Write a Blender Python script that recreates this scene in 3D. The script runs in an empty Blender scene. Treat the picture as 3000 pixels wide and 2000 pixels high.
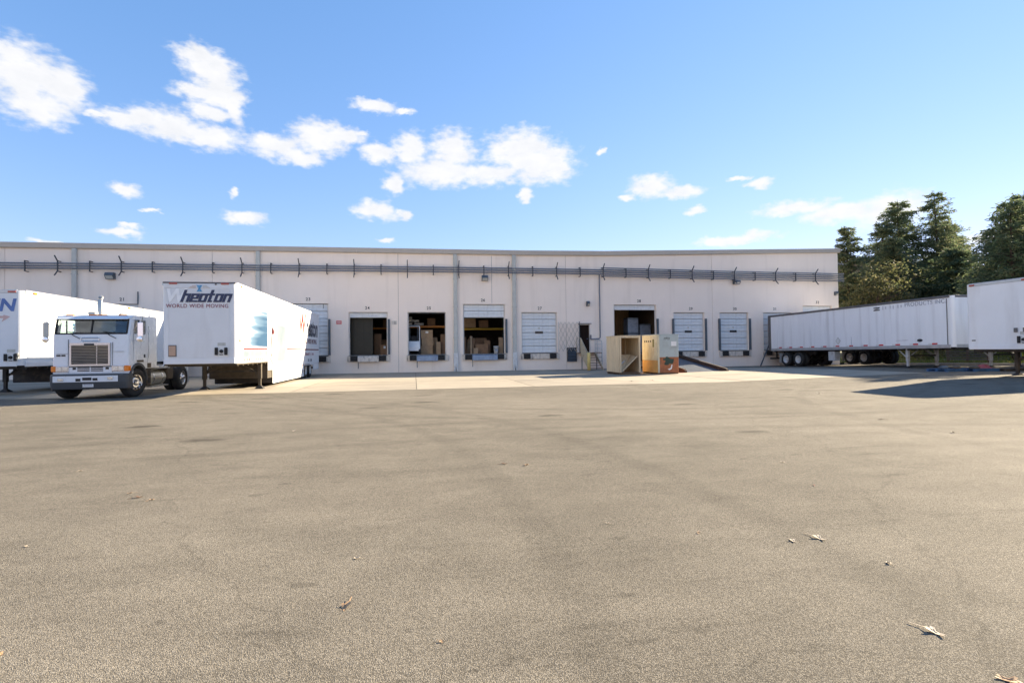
import bpy, math, random
from mathutils import Vector, Matrix
R = math.radians
PI = math.pi
random.seed(7)
SC = bpy.context.scene
COL = SC.collection

# ------------------------------------------------------------------ camera
cam_data = bpy.data.cameras.new('camera')
cam = bpy.data.objects.new('camera', cam_data)
COL.objects.link(cam)
SC.camera = cam
cam_data.sensor_width = 36.0
cam_data.lens = 1576.3 / 3000.0 * 36.0
cam_data.clip_end = 6000
YAW, ROLL, PITCH = 0.180, 0.012, 0.0168
_right = Vector((math.cos(YAW), -math.sin(YAW), 0))
_fwd = Vector((math.sin(YAW), math.cos(YAW), 0))
_up = Vector((0, 0, 1))
_f2 = _fwd * math.cos(PITCH) + _up * math.sin(PITCH)
_u2 = _up * math.cos(PITCH) - _fwd * math.sin(PITCH)
_ri = _right * math.cos(ROLL) - _u2 * math.sin(ROLL)
_ui = _right * math.sin(ROLL) + _u2 * math.cos(ROLL)
cam.matrix_world = Matrix(((_ri.x, _ui.x, -_f2.x, 0.0), (_ri.y, _ui.y, -_f2.y, -38.56),
                           (_ri.z, _ui.z, -_f2.z, 1.454), (0, 0, 0, 1)))

# ------------------------------------------------------------------ sun, sky
SUN_EL, SUN_AZ = R(23.0), R(69.0)          # azimuth clockwise from +Y
sun_data = bpy.data.lights.new('sun', 'SUN')
sun_data.energy = 3.1
sun_data.angle = R(0.53)
sun_data.color = (1.0, 0.85, 0.62)
sun = bpy.data.objects.new('sun', sun_data)
COL.objects.link(sun)
_to_sun = Vector((math.sin(SUN_AZ) * math.cos(SUN_EL), math.cos(SUN_AZ) * math.cos(SUN_EL), math.sin(SUN_EL)))
sun.rotation_euler = _to_sun.to_track_quat('Z', 'Y').to_euler()
sun.location = (60, 25, 40)

EXPOSURE = 2.6
SKY_STRENGTH = 0.053
SC.view_settings.view_transform = 'Standard'
SC.view_settings.look = 'None'
SC.view_settings.gamma = 1.0
SC.view_settings.use_curve_mapping = False
SC.view_settings.exposure = EXPOSURE

# clouds: azimuth (rad from +Y), tan(elevation), half width, half height
CLOUDS = [(-0.558, 0.388, 0.035, 0.0439), (-0.518, 0.386, 0.027, 0.0328), (-0.544, 0.35, 0.035, 0.0234), (-0.569, 0.415, 0.02, 0.0133), (-0.504, 0.38, 0.015, 0.0178), (-0.347, 0.486, 0.028, 0.02), (-0.326, 0.463, 0.033, 0.0346), (-0.317, 0.429, 0.033, 0.029), (-0.347, 0.422, 0.031, 0.0142), (-0.332, 0.394, 0.03, 0.0115), (-0.294, 0.415, 0.014, 0.0329), (-0.442, 0.36, 0.036, 0.0147), (-0.386, 0.362, 0.051, 0.0222), (-0.326, 0.353, 0.041, 0.0187), (-0.415, 0.364, 0.034, 0.0163), (-0.474, 0.359, 0.021, 0.0052), (-0.231, 0.353, 0.043, 0.0195), (-0.161, 0.378, 0.043, 0.0279), (-0.193, 0.34, 0.032, 0.0137), (-0.12, 0.385, 0.034, 0.0141), (-0.09, 0.393, 0.014, 0.0055), (-0.066, 0.447, 0.035, 0.0104), (-0.013, 0.442, 0.02, 0.0056), (-0.06, 0.362, 0.031, 0.0143), (-0.002, 0.37, 0.028, 0.0307), (0.074, 0.373, 0.037, 0.0342), (0.049, 0.332, 0.068, 0.026), (0.2, 0.374, 0.058, 0.0377), (0.232, 0.349, 0.061, 0.0343), (0.138, 0.329, 0.057, 0.018), (0.268, 0.347, 0.028, 0.0285), (-0.034, 0.308, 0.016, 0.0176), (0.437, 0.296, 0.035, 0.0174), (0.489, 0.279, 0.036, 0.0101), (0.616, 0.278, 0.019, 0.0089), (0.583, 0.293, 0.015, 0.0038), (0.668, 0.23, 0.049, 0.0108), (0.729, 0.212, 0.043, 0.0139), (0.794, 0.207, 0.042, 0.0239), (0.577, 0.186, 0.054, 0.0083), (-0.065, 0.254, 0.035, 0.0158), (-0.018, 0.25, 0.014, 0.0088), (-0.282, 0.228, 0.026, 0.0102), (-0.444, 0.25, 0.018, 0.0093), (0.514, 0.245, 0.013, 0.0085), (-0.452, 0.183, 0.027, 0.0059), (0.209, 0.29, 0.011, 0.0131), (0.898, 0.151, 0.02, 0.0086), (-0.437, 0.194, 0.014, 0.0047), (-0.051, 0.202, 0.017, 0.0056), (0.352, 0.366, 0.007, 0.0065), (-0.295, 0.266, 0.008, 0.0073), (-0.409, 0.223, 0.01, 0.0034), (-0.528, 0.159, 0.019, 0.0037), (0.394, 0.278, 0.015, 0.0064)]
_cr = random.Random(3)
for _i in range(26):                                   # bigger unseen clouds, added outside the view to brighten the shaded facade
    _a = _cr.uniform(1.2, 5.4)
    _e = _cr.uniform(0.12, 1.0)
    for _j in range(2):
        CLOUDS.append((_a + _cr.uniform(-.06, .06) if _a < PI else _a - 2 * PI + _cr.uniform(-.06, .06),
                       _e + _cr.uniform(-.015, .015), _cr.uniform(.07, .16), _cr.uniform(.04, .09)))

world = bpy.data.worlds.new('World')
SC.world = world
world.use_nodes = True
wt = world.node_tree
wt.nodes.clear()
def wn(t, **kw):
    n = wt.nodes.new(t)
    for k, v in kw.items():
        setattr(n, k, v)
    return n
w_out = wn('ShaderNodeOutputWorld')
sky = wn('ShaderNodeTexSky', sky_type='NISHITA', sun_disc=False)
sky.sun_elevation = SUN_EL
sky.sun_rotation = SUN_AZ
sky.air_density = 1.0
sky.dust_density = 0.0
sky.ozone_density = 3.0
sky.altitude = 50
tc = wn('ShaderNodeTexCoord')
sep = wn('ShaderNodeSeparateXYZ')
wt.links.new(tc.outputs['Generated'], sep.inputs[0])
az = wn('ShaderNodeMath', operation='ARCTAN2')
wt.links.new(sep.outputs[0], az.inputs[0]); wt.links.new(sep.outputs[1], az.inputs[1])
h1 = wn('ShaderNodeCombineXYZ')
wt.links.new(sep.outputs[0], h1.inputs[0]); wt.links.new(sep.outputs[1], h1.inputs[1])
hl = wn('ShaderNodeVectorMath', operation='LENGTH')
wt.links.new(h1.outputs[0], hl.inputs[0])
el = wn('ShaderNodeMath', operation='DIVIDE')
wt.links.new(sep.outputs[2], el.inputs[0]); wt.links.new(hl.outputs['Value'], el.inputs[1])
uv = wn('ShaderNodeCombineXYZ')
wt.links.new(az.outputs[0], uv.inputs[0]); wt.links.new(el.outputs[0], uv.inputs[1])
n1 = wn('ShaderNodeTexNoise'); n1.inputs['Scale'].default_value = 22; n1.inputs['Detail'].default_value = 7; n1.inputs['Roughness'].default_value = .6
n2 = wn('ShaderNodeTexNoise'); n2.inputs['Scale'].default_value = 55; n2.inputs['Detail'].default_value = 7
mp = wn('ShaderNodeMapping'); mp.inputs['Scale'].default_value = (1, 1.6, 1)
wt.links.new(uv.outputs[0], mp.inputs['Vector'])
wt.links.new(mp.outputs[0], n1.inputs['Vector']); wt.links.new(mp.outputs[0], n2.inputs['Vector'])
off = wn('ShaderNodeVectorMath', operation='SUBTRACT'); off.inputs[1].default_value = (.5, .5, .5)
wt.links.new(n1.outputs['Color'], off.inputs[0])
off2 = wn('ShaderNodeVectorMath', operation='MULTIPLY_ADD'); off2.inputs[1].default_value = (.05, .035, 0)
wt.links.new(off.outputs[0], off2.inputs[0]); wt.links.new(uv.outputs[0], off2.inputs[2])
prev = None
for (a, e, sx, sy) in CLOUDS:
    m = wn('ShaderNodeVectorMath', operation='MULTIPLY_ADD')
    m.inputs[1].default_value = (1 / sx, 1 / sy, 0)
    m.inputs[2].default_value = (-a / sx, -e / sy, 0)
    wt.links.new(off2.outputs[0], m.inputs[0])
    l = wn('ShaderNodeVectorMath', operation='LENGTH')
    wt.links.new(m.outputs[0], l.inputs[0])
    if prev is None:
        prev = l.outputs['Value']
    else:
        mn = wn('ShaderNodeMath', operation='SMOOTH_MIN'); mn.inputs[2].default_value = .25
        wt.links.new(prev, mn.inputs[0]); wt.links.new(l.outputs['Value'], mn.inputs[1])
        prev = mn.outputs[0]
# density = 1.2 - distance + fine noise
dn = wn('ShaderNodeMath', operation='MULTIPLY_ADD'); dn.inputs[1].default_value = 1.35
wt.links.new(n2.outputs['Fac'], dn.inputs[0]); 
ng = wn('ShaderNodeMath', operation='MULTIPLY'); ng.inputs[1].default_value = -1
wt.links.new(prev, ng.inputs[0]); wt.links.new(ng.outputs[0], dn.inputs[2])
dens = wn('ShaderNodeMapRange', interpolation_type='SMOOTHSTEP')
dens.inputs['From Min'].default_value = -0.86; dens.inputs['From Max'].default_value = 0.16
wt.links.new(dn.outputs[0], dens.inputs['Value'])
up_ = wn('ShaderNodeMapRange'); up_.inputs['From Min'].default_value = .02; up_.inputs['From Max'].default_value = .08
wt.links.new(el.outputs[0], up_.inputs['Value'])
dm = wn('ShaderNodeMath', operation='MULTIPLY')
wt.links.new(dens.outputs[0], dm.inputs[0]); wt.links.new(up_.outputs[0], dm.inputs[1])
dm2 = wn('ShaderNodeMath', operation='MULTIPLY'); dm2.inputs[1].default_value = .93
wt.links.new(dm.outputs[0], dm2.inputs[0])
# cloud tone: soft grey-white patches from the noise
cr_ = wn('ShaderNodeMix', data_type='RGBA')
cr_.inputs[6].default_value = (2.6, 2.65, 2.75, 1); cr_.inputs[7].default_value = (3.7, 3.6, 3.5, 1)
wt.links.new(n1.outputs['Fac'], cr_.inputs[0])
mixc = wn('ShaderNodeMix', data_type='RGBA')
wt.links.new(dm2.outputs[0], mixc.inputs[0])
sky_s = wn('ShaderNodeSeparateColor'); sky_c = wn('ShaderNodeCombineColor')
wt.links.new(sky.outputs[0], sky_s.inputs[0])
for ch, (g_, k_) in enumerate(((.92, .765), (.66, 1.0), (.55, 1.50))):      # one tone curve for the whole sky
    pw = wn('ShaderNodeMath', operation='POWER'); pw.inputs[1].default_value = g_
    ml = wn('ShaderNodeMath', operation='MULTIPLY'); ml.inputs[1].default_value = k_
    wt.links.new(sky_s.outputs[ch], pw.inputs[0]); wt.links.new(pw.outputs[0], ml.inputs[0]); wt.links.new(ml.outputs[0], sky_c.inputs[ch])
wt.links.new(sky_c.outputs[0], mixc.inputs[6])
wt.links.new(cr_.outputs[2], mixc.inputs[7])
bg = wn('ShaderNodeBackground'); bg.inputs['Strength'].default_value = SKY_STRENGTH
wt.links.new(mixc.outputs[2], bg.inputs['Color'])
wt.links.new(bg.outputs[0], w_out.inputs['Surface'])

# ------------------------------------------------------------------ helpers
def S(t):
    t = max(0.0, min(1.0, t))
    return t * t * (3 - 2 * t)

def gz(x, y):
    """height of the yard: flat, rising a hand's breadth in the right-hand corner"""
    return 0.2 * S((x - 12.0) / 13.0) * S((-y) / 13.0)

class MB:
    def __init__(s):
        s.v = []; s.f = []
    def add(s, vs, fs):
        b = len(s.v)
        s.v.extend([tuple(p) for p in vs])
        s.f.extend([tuple(i + b for i in f) for f in fs])
        return s
    def box(s, x0, y0, z0, x1, y1, z1):
        return s.add([(x0, y0, z0), (x1, y0, z0), (x1, y1, z0), (x0, y1, z0), (x0, y0, z1), (x1, y0, z1), (x1, y1, z1), (x0, y1, z1)],
                     [(0, 3, 2, 1), (4, 5, 6, 7), (0, 1, 5, 4), (1, 2, 6, 5), (2, 3, 7, 6), (3, 0, 4, 7)])
    def cb(s, x0, y0, z0, x1, y1, z1, c=.02):
        """box with chamfered edges"""
        c = min(c, (x1 - x0) * .45, (y1 - y0) * .45, (z1 - z0) * .45)
        v = []
        for sx in (0, 1):
            for sy in (0, 1):
                for sz in (0, 1):
                    X = (x0, x1)[sx]; Y = (y0, y1)[sy]; Z = (z0, z1)[sz]
                    xi = X + (c, -c)[sx]; yi = Y + (c, -c)[sy]; zi = Z + (c, -c)[sz]
                    v += [(X, yi, zi), (xi, Y, zi), (xi, yi, Z)]
        def i(sx, sy, sz, k): return (sx * 4 + sy * 2 + sz) * 3 + k
        f = [(i(0,0,0,0), i(0,0,1,0), i(0,1,1,0), i(0,1,0,0)), (i(1,0,0,0), i(1,1,0,0), i(1,1,1,0), i(1,0,1,0)),
             (i(0,0,0,1), i(1,0,0,1), i(1,0,1,1), i(0,0,1,1)), (i(0,1,0,1), i(0,1,1,1), i(1,1,1,1), i(1,1,0,1)),
             (i(0,0,0,2), i(0,1,0,2), i(1,1,0,2), i(1,0,0,2)), (i(0,0,1,2), i(1,0,1,2), i(1,1,1,2), i(0,1,1,2))]
        for a in (0, 1):
            for b in (0, 1):
                f.append((i(a,b,0,0), i(a,b,1,0), i(a,b,1,1), i(a,b,0,1)))
                f.append((i(a,0,b,0), i(a,1,b,0), i(a,1,b,2), i(a,0,b,2)))
                f.append((i(0,a,b,1), i(1,a,b,1), i(1,a,b,2), i(0,a,b,2)))
        for a in (0, 1):
            for b in (0, 1):
                for c_ in (0, 1):
                    f.append((i(a,b,c_,0), i(a,b,c_,1), i(a,b,c_,2)))
        return s.add(v, f)
    def beam(s, p0, p1, w, h, up=(0, 0, 1)):
        p0 = Vector(p0); p1 = Vector(p1); d = (p1 - p0).normalized()
        u = Vector(up)
        if abs(d.dot(u)) > .95: u = Vector((0, 1, 0))
        a = d.cross(u).normalized() * w / 2; b = a.cross(d).normalized() * h / 2
        vs = [p0 - a - b, p0 + a - b, p0 + a + b, p0 - a + b, p1 - a - b, p1 + a - b, p1 + a + b, p1 - a + b]
        return s.add(vs, [(0, 1, 2, 3), (7, 6, 5, 4), (0, 4, 5, 1), (1, 5, 6, 2), (2, 6, 7, 3), (3, 7, 4, 0)])
    def tube(s, pts, r, n=8, r1=None, caps=True):
        pts = [Vector(p) for p in pts]; b = len(s.v); k = len(pts)
        for i, p in enumerate(pts):
            d = (pts[min(i + 1, k - 1)] - pts[max(i - 1, 0)]).normalized()
            u = Vector((0, 0, 1)) if abs(d.z) < .9 else Vector((0, 1, 0))
            a = d.cross(u).normalized(); c = d.cross(a).normalized()
            rr = r if r1 is None else r + (r1 - r) * i / max(1, k - 1)
            for j in range(n):
                t = 2 * PI * j / n
                q = p + a * (rr * math.cos(t)) + c * (rr * math.sin(t))
                s.v.append(tuple(q))
        for i in range(k - 1):
            for j in range(n):
                s.f.append((b + i * n + j, b + i * n + (j + 1) % n, b + (i + 1) * n + (j + 1) % n, b + (i + 1) * n + j))
        if caps:
            s.f.append(tuple(b + j for j in range(n))[::-1])
            s.f.append(tuple(b + (k - 1) * n + j for j in range(n)))
        return s
    def lathe(s, prof, axis='x', n=28, org=(0, 0, 0)):
        b = len(s.v); k = len(prof)
        for (a, r) in prof:
            for j in range(n):
                t = 2 * PI * j / n; c = r * math.cos(t); d = r * math.sin(t)
                p = (a, c, d) if axis == 'x' else ((c, a, d) if axis == 'y' else (c, d, a))
                s.v.append((p[0] + org[0], p[1] + org[1], p[2] + org[2]))
        for i in range(k - 1):
            for j in range(n):
                s.f.append((b + i * n + j, b + i * n + (j + 1) % n, b + (i + 1) * n + (j + 1) % n, b + (i + 1) * n + j))
        return s
    def prism(s, poly, a, b, axis='x'):
        """polygon (p,q) extruded from a to b along axis; x:(y,z) y:(x,z) z:(x,y)"""
        def P(t, p): return (t, p[0], p[1]) if axis == 'x' else ((p[0], t, p[1]) if axis == 'y' else (p[0], p[1], t))
        n = len(poly); vs = [P(a, p) for p in poly] + [P(b, p) for p in poly]
        fs = [tuple(range(n))[::-1], tuple(range(n, 2 * n))] + [(i, (i + 1) % n, n + (i + 1) % n, n + i) for i in range(n)]
        return s.add(vs, fs)
    def loft(s, rings, close=False):
        b = len(s.v); n = len(rings[0])
        for r in rings: s.v.extend([tuple(p) for p in r])
        for i in range(len(rings) - 1):
            for j in range(n if close else n - 1):
                s.f.append((b + i * n + j, b + i * n + (j + 1) % n, b + (i + 1) * n + (j + 1) % n, b + (i + 1) * n + j))
        return s
    def mesh(s, name, smooth=False):
        me = bpy.data.meshes.new(name)
        me.from_pydata(s.v, [], s.f)
        me.update()
        if smooth:
            for p in me.polygons: p.use_smooth = True
        return me
    def build(s, name, mat, parent=None, loc=None, rot=None, smooth=False, bevel=0, fix=True):
        me = s.mesh(name, smooth)
        if fix and not smooth:
            pass
        return link(name, me, mat, parent, loc, rot, bevel)

def link(name, me, mat, parent=None, loc=None, rot=None, bevel=0):
    o = bpy.data.objects.new(name, me)
    COL.objects.link(o)
    if mat is not None and not me.materials:
        me.materials.append(mat)
    if parent is not None: o.parent = parent
    if loc is not None: o.location = loc
    if rot is not None: o.rotation_euler = rot
    if bevel:
        b = o.modifiers.new('bevel', 'BEVEL'); b.width = bevel; b.segments = 2; b.limit_method = 'ANGLE'
    return o

def tag(o, label, cat, group=None):
    o['label'] = label; o['category'] = cat
    if group: o['group'] = group
    return o

def thing(name, label, cat, loc=(0, 0, 0), rotz=0.0, group=None):
    o = bpy.data.objects.new(name, None)
    o.empty_display_size = .3
    COL.objects.link(o)
    o.location = loc; o.rotation_euler = (0, 0, rotz)
    return tag(o, label, cat, group)

def copy_tree(o, parent=None):
    c = o.copy(); COL.objects.link(c); c.parent = parent
    for ch in [q for q in o.children]:
        copy_tree(ch, c)
    return c

def text(body, size, mat, parent, loc, rot=(PI / 2, 0, 0), name='lettering', shear=0.0, bold=0.0, sx=1.0, align='CENTER', space=1.0, ext=.002):
    cu = bpy.data.curves.new(name, 'FONT')
    cu.body = body; cu.size = size; cu.shear = shear; cu.offset = bold
    cu.align_x = align; cu.align_y = 'CENTER'; cu.extrude = ext; cu.space_character = space
    cu.resolution_u = 3
    t = bpy.data.objects.new(name, cu)
    COL.objects.link(t)
    dg = bpy.context.evaluated_depsgraph_get()
    me = bpy.data.meshes.new_from_object(t.evaluated_get(dg))
    bpy.data.objects.remove(t); bpy.data.curves.remove(cu)
    me.name = name
    me.materials.clear()
    if sx != 1.0:
        for v in me.vertices: v.co.x *= sx
    return link(name, me, mat, parent, loc, rot)

# ------------------------------------------------------------------ materials
def pm(name, col, rough=.6, metal=0.0, var=.10, scale=3.0, stretch=(1, 1, 1), bump=0.0, bscale=60.0, dirt=None, coat=0.0, spec=.5, emit=None):
    m = bpy.data.materials.new(name); m.use_nodes = True
    t = m.node_tree; b = t.nodes['Principled BSDF']
    def nn(k, **kw):
        n = t.nodes.new(k)
        for a, v in kw.items(): setattr(n, a, v)
        return n
    tc = nn('ShaderNodeTexCoord'); mp = nn('ShaderNodeMapping'); mp.inputs['Scale'].default_value = stretch
    t.links.new(tc.outputs['Object'], mp.inputs['Vector'])
    no = nn('ShaderNodeTexNoise'); no.inputs['Scale'].default_value = scale; no.inputs['Detail'].default_value = 6; no.inputs['Roughness'].default_value = .62
    t.links.new(mp.outputs[0], no.inputs['Vector'])
    mr = nn('ShaderNodeMapRange'); mr.inputs['From Min'].default_value = .3; mr.inputs['From Max'].default_value = .7
    t.links.new(no.outputs['Fac'], mr.inputs['Value'])
    mx = nn('ShaderNodeMix', data_type='RGBA')
    mx.inputs[6].default_value = tuple(max(0, c * (1 - var)) for c in col) + (1,)
    mx.inputs[7].default_value = tuple(min(1, c * (1 + var)) for c in col) + (1,)
    t.links.new(mr.outputs[0], mx.inputs[0])
    out = mx.outputs[2]
    if dirt:                                           # (colour, amount, scale, stretch, threshold)
        dcol, amt, dsc, dst, th = dirt
        m2 = nn('ShaderNodeMapping'); m2.inputs['Scale'].default_value = dst; m2.inputs['Location'].default_value = (3.1, 7.7, 1.3)
        t.links.new(tc.outputs['Object'], m2.inputs['Vector'])
        d = nn('ShaderNodeTexNoise'); d.inputs['Scale'].default_value = dsc; d.inputs['Detail'].default_value = 5
        t.links.new(m2.outputs[0], d.inputs['Vector'])
        r2 = nn('ShaderNodeMapRange'); r2.inputs['From Min'].default_value = th; r2.inputs['From Max'].default_value = min(1, th + .22); r2.inputs['To Max'].default_value = amt
        t.links.new(d.outputs['Fac'], r2.inputs['Value'])
        mm = nn('ShaderNodeMix', data_type='RGBA'); mm.inputs[7].default_value = tuple(dcol) + (1,)
        t.links.new(r2.outputs[0], mm.inputs[0]); t.links.new(out, mm.inputs[6])
        out = mm.outputs[2]
    t.links.new(out, b.inputs['Base Color'])
    b.inputs['Metallic'].default_value = metal
    b.inputs['Specular IOR Level'].default_value = spec
    rr = nn('ShaderNodeMapRange'); rr.inputs['To Min'].default_value = max(.03, rough - .08); rr.inputs['To Max'].default_value = min(1, rough + .08)
    t.links.new(no.outputs['Fac'], rr.inputs['Value']); t.links.new(rr.outputs[0], b.inputs['Roughness'])
    if coat: b.inputs['Coat Weight'].default_value = coat; b.inputs['Coat Roughness'].default_value = .08
    if emit:
        b.inputs['Emission Color'].default_value = tuple(emit[0]) + (1,); b.inputs['Emission Strength'].default_value = emit[1]
    if bump:
        bn = nn('ShaderNodeTexNoise'); bn.inputs['Scale'].default_value = bscale; bn.inputs['Detail'].default_value = 4
        t.links.new(mp.outputs[0], bn.inputs['Vector'])
        bp = nn('ShaderNodeBump'); bp.inputs['Strength'].default_value = bump; bp.inputs['Distance'].default_value = .02
        t.links.new(bn.outputs['Fac'], bp.inputs['Height']); t.links.new(bp.outputs[0], b.inputs['Normal'])
    return m

M = {}
M['wall'] = pm('painted_concrete_wall', (.92, .79, .675), .85, var=.03, scale=.5, bump=.25, bscale=25,
               dirt=((.60, .49, .40), .26, 1.0, (1.8, 1, .15), .56))
M['pad'] = pm('dock_pad_paint', (.68, .60, .51), .85, var=.14, scale=6, bump=.3, bscale=30, dirt=((.16, .12, .09), .7, 3, (2, 1, .6), .52))
M['joint'] = pm('joint_sealant', (.26, .24, .23), .9)
M['coping'] = pm('metal_coping', (.47, .41, .345), .5, metal=.2, var=.06, scale=1.2)
M['roof'] = pm('roof_membrane', (.30, .30, .31), .9)
M['spout'] = pm('downspout_paint', (.50, .50, .46), .5, var=.08, dirt=((.2, .2, .18), .4, 2.5, (3, 3, .4), .55))
M['boot'] = pm('downspout_boot', (.66, .65, .63), .6, var=.1, dirt=((.25, .2, .15), .6, 5, (1, 1, 1), .55))
M['conduit'] = pm('grey_conduit', (.17, .185, .22), .45, metal=.4, var=.15, scale=2)
M['bracket'] = pm('dark_bracket', (.07, .075, .085), .6, metal=.3)
M['yellow_tape'] = pm('yellow_sleeve', (.40, .38, .27), .6)
M['dock_panel'] = pm('dock_door_panel', (.70, .72, .73), .5, var=.07, scale=2, dirt=((.33, .32, .30), .35, 2.2, (3, 1, .7), .56))
M['dark_steel'] = pm('dark_steel', (.10, .12, .14), .55, metal=.4, var=.2)
M['black_rubber'] = pm('black_rubber', (.022, .021, .021), .8, var=.3, scale=8)
M['blue_steel'] = pm('grey_blue_steel', (.27, .32, .40), .5, metal=.3, var=.2, scale=5, dirt=((.12, .07, .04), .5, 4, (1, 1, 1), .58))
M['jamb'] = pm('door_jamb', (.62, .58, .53), .7)
M['black_print'] = pm('black_lettering', (.03, .03, .035), .7, var=.3, scale=20)
M['glass_dark'] = pm('dark_window_glass', (.02, .022, .025), .1)
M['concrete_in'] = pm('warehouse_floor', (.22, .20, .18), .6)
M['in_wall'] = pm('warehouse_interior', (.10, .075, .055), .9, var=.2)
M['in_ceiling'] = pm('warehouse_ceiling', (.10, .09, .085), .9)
M['orange'] = pm('orange_rack_beam', (.75, .27, .035), .5, var=.1)
M['yellow_beam'] = pm('yellow_rack_beam', (.75, .50, .05), .5, var=.1)
M['rack_post'] = pm('rack_upright', (.05, .07, .06), .6)
M['cardboard'] = pm('cardboard', (.24, .14, .078), .9, var=.16, scale=4)
M['cardboard2'] = pm('pale_cardboard', (.38, .26, .16), .9, var=.16, scale=4)
M['white_paper'] = pm('white_paper', (.75, .74, .72), .8)
M['ply'] = pm('plywood', (.68, .54, .35), .75, var=.14, scale=2.2, stretch=(3.5, 3.5, .35), bump=.1, bscale=20, dirt=((.36, .25, .13), .45, 1.8, (2, 2, .6), .54))
M['ply_in'] = pm('plywood_inside', (.50, .33, .17), .8, var=.2, scale=2.2, stretch=(3, 3, .4))
M['wood_dark'] = pm('weathered_timber', (.17, .115, .07), .85, var=.3, scale=4, stretch=(1, 1, 3))
M['yellow'] = pm('yellow_bollard_paint', (.66, .53, .20), .55, var=.12, dirt=((.3, .2, .06), .6, 6, (1, 1, 1), .6))
M['beige'] = pm('beige_stair_paint', (.48, .41, .29), .65, var=.15, scale=4, dirt=((.22, .13, .06), .6, 5, (1, 1, 1), .58))
M['rust_dark'] = pm('dark_rusty_beam', (.055, .036, .025), .8, var=.4, scale=5)
M['rust'] = pm('rusty_steel', (.20, .095, .045), .8, var=.4, scale=5, bump=.2, bscale=40)
M['ramp_deck'] = pm('ramp_deck_steel', (.10, .115, .14), .55, metal=.4, var=.3, scale=4)
M['white_trailer'] = pm('white_trailer_skin', (.78, .79, .80), .42, var=.03, scale=1, dirt=((.50, .48, .45), .32, 1.1, (1, 1.5, .22), .55))
M['old_trailer'] = pm('weathered_trailer_skin', (.87, .875, .88), .5, var=.04, scale=1.2, stretch=(1, 1.5, .3), dirt=((.50, .48, .48), .55, 1.1, (1, 1.9, .13), .51))
M['clean_trailer'] = pm('clean_trailer_skin', (.87, .87, .87), .42, var=.03, scale=1, dirt=((.58, .54, .49), .5, 1.2, (1, 1.8, .16), .52))
M['front_skin'] = pm('front_panel_paint', (.75, .755, .76), .45, var=.04, scale=1.2, dirt=((.56, .54, .52), .35, 1.4, (1.5, 1, .3), .54))
M['alu'] = pm('aluminium_rail', (.52, .53, .54), .42, metal=.6, var=.12, scale=3)
M['dark_rail'] = pm('dark_top_rail', (.14, .135, .135), .5, metal=.4, var=.2)
M['chassis'] = pm('chassis_black', (.035, .031, .028), .75, var=.35, scale=4, dirt=((.13, .10, .07), .6, 3, (1, 1, 1), .52))
M['chassis_brown'] = pm('dusty_chassis', (.075, .060, .042), .8, var=.3, scale=4)
M['leg_light'] = pm('grey_leg_paint', (.52, .53, .53), .6, var=.15, dirt=((.22, .12, .07), .7, 5, (1, 1, 1), .55))
M['tyre'] = pm('tyre_rubber', (.028, .027, .026), .85, var=.25, scale=10, bump=.2, bscale=30)
M['chrome'] = pm('polished_wheel', (.75, .75, .76), .18, metal=1.0, var=.05)
M['white_rim'] = pm('white_steel_rim', (.62, .61, .59), .5, var=.15, dirt=((.2, .15, .1), .7, 8, (1, 1, 1), .55))
M['amber'] = pm('amber_lens', (.85, .22, .01), .25, var=.1, coat=.5)
M['red'] = pm('red_lens', (.45, .06, .03), .3, var=.1, coat=.5)
M['tape_red'] = pm('red_reflector', (.62, .03, .03), .4)
M['tape_white'] = pm('white_reflector', (.72, .72, .70), .4)
M['navy'] = pm('navy_lettering', (.035, .045, .10), .5, var=.25, scale=9)
M['grey_letter'] = pm('pale_grey_lettering', (.93, .93, .92), .5)
M['maroon'] = pm('maroon_lettering', (.27, .03, .05), .5, var=.25, scale=9)
M['red_letter'] = pm('red_lettering', (.80, .13, .05), .5)
M['faded'] = pm('faded_lettering', (.40, .40, .44), .6, var=.5, scale=7)
M['blue_letter'] = pm('blue_lettering', (.09, .17, .42), .5, var=.15)
M['truck_white'] = pm('truck_white_paint', (.74, .77, .80), .28, var=.03, scale=1, coat=.5)
M['bumper_grey'] = pm('bumper_plastic', (.06, .065, .07), .6)
M['grille'] = pm('chrome_grille', (.62, .58, .55), .3, metal=.8, var=.1)
M['grille_back'] = pm('grille_recess', (.03, .026, .024), .8)
M['lamp_glass'] = pm('headlamp_glass', (.70, .70, .66), .15, var=.15, scale=12, metal=.4, coat=.6)
M['cab_in'] = pm('cab_interior', (.06, .065, .075), .8)
M['tank'] = pm('aluminium_tank', (.55, .53, .48), .35, metal=.8, var=.15)
def glass_mat(name, tint, refl=.12):
    m = bpy.data.materials.new(name); m.use_nodes = True
    t = m.node_tree; t.nodes.clear()
    o = t.nodes.new('ShaderNodeOutputMaterial'); mix = t.nodes.new('ShaderNodeMixShader')
    tr = t.nodes.new('ShaderNodeBsdfTransparent'); tr.inputs[0].default_value = tint + (1,)
    gl = t.nodes.new('ShaderNodeBsdfGlossy'); gl.inputs['Roughness'].default_value = .03
    fr = t.nodes.new('ShaderNodeFresnel'); fr.inputs['IOR'].default_value = 1.5
    no = t.nodes.new('ShaderNodeTexNoise'); no.inputs['Scale'].default_value = 3
    mu = t.nodes.new('ShaderNodeMath'); mu.operation = 'MULTIPLY_ADD'; mu.inputs[1].default_value = .22
    t.links.new(no.outputs['Fac'], mu.inputs[0]); t.links.new(fr.outputs[0], mu.inputs[2])
    t.links.new(mu.outputs[0], mix.inputs[0]); t.links.new(tr.outputs[0], mix.inputs[1]); t.links.new(gl.outputs[0], mix.inputs[2])
    t.links.new(mix.outputs[0], o.inputs[0])
    return m
M['glass'] = glass_mat('cab_glass', (.62, .74, .72))

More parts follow.
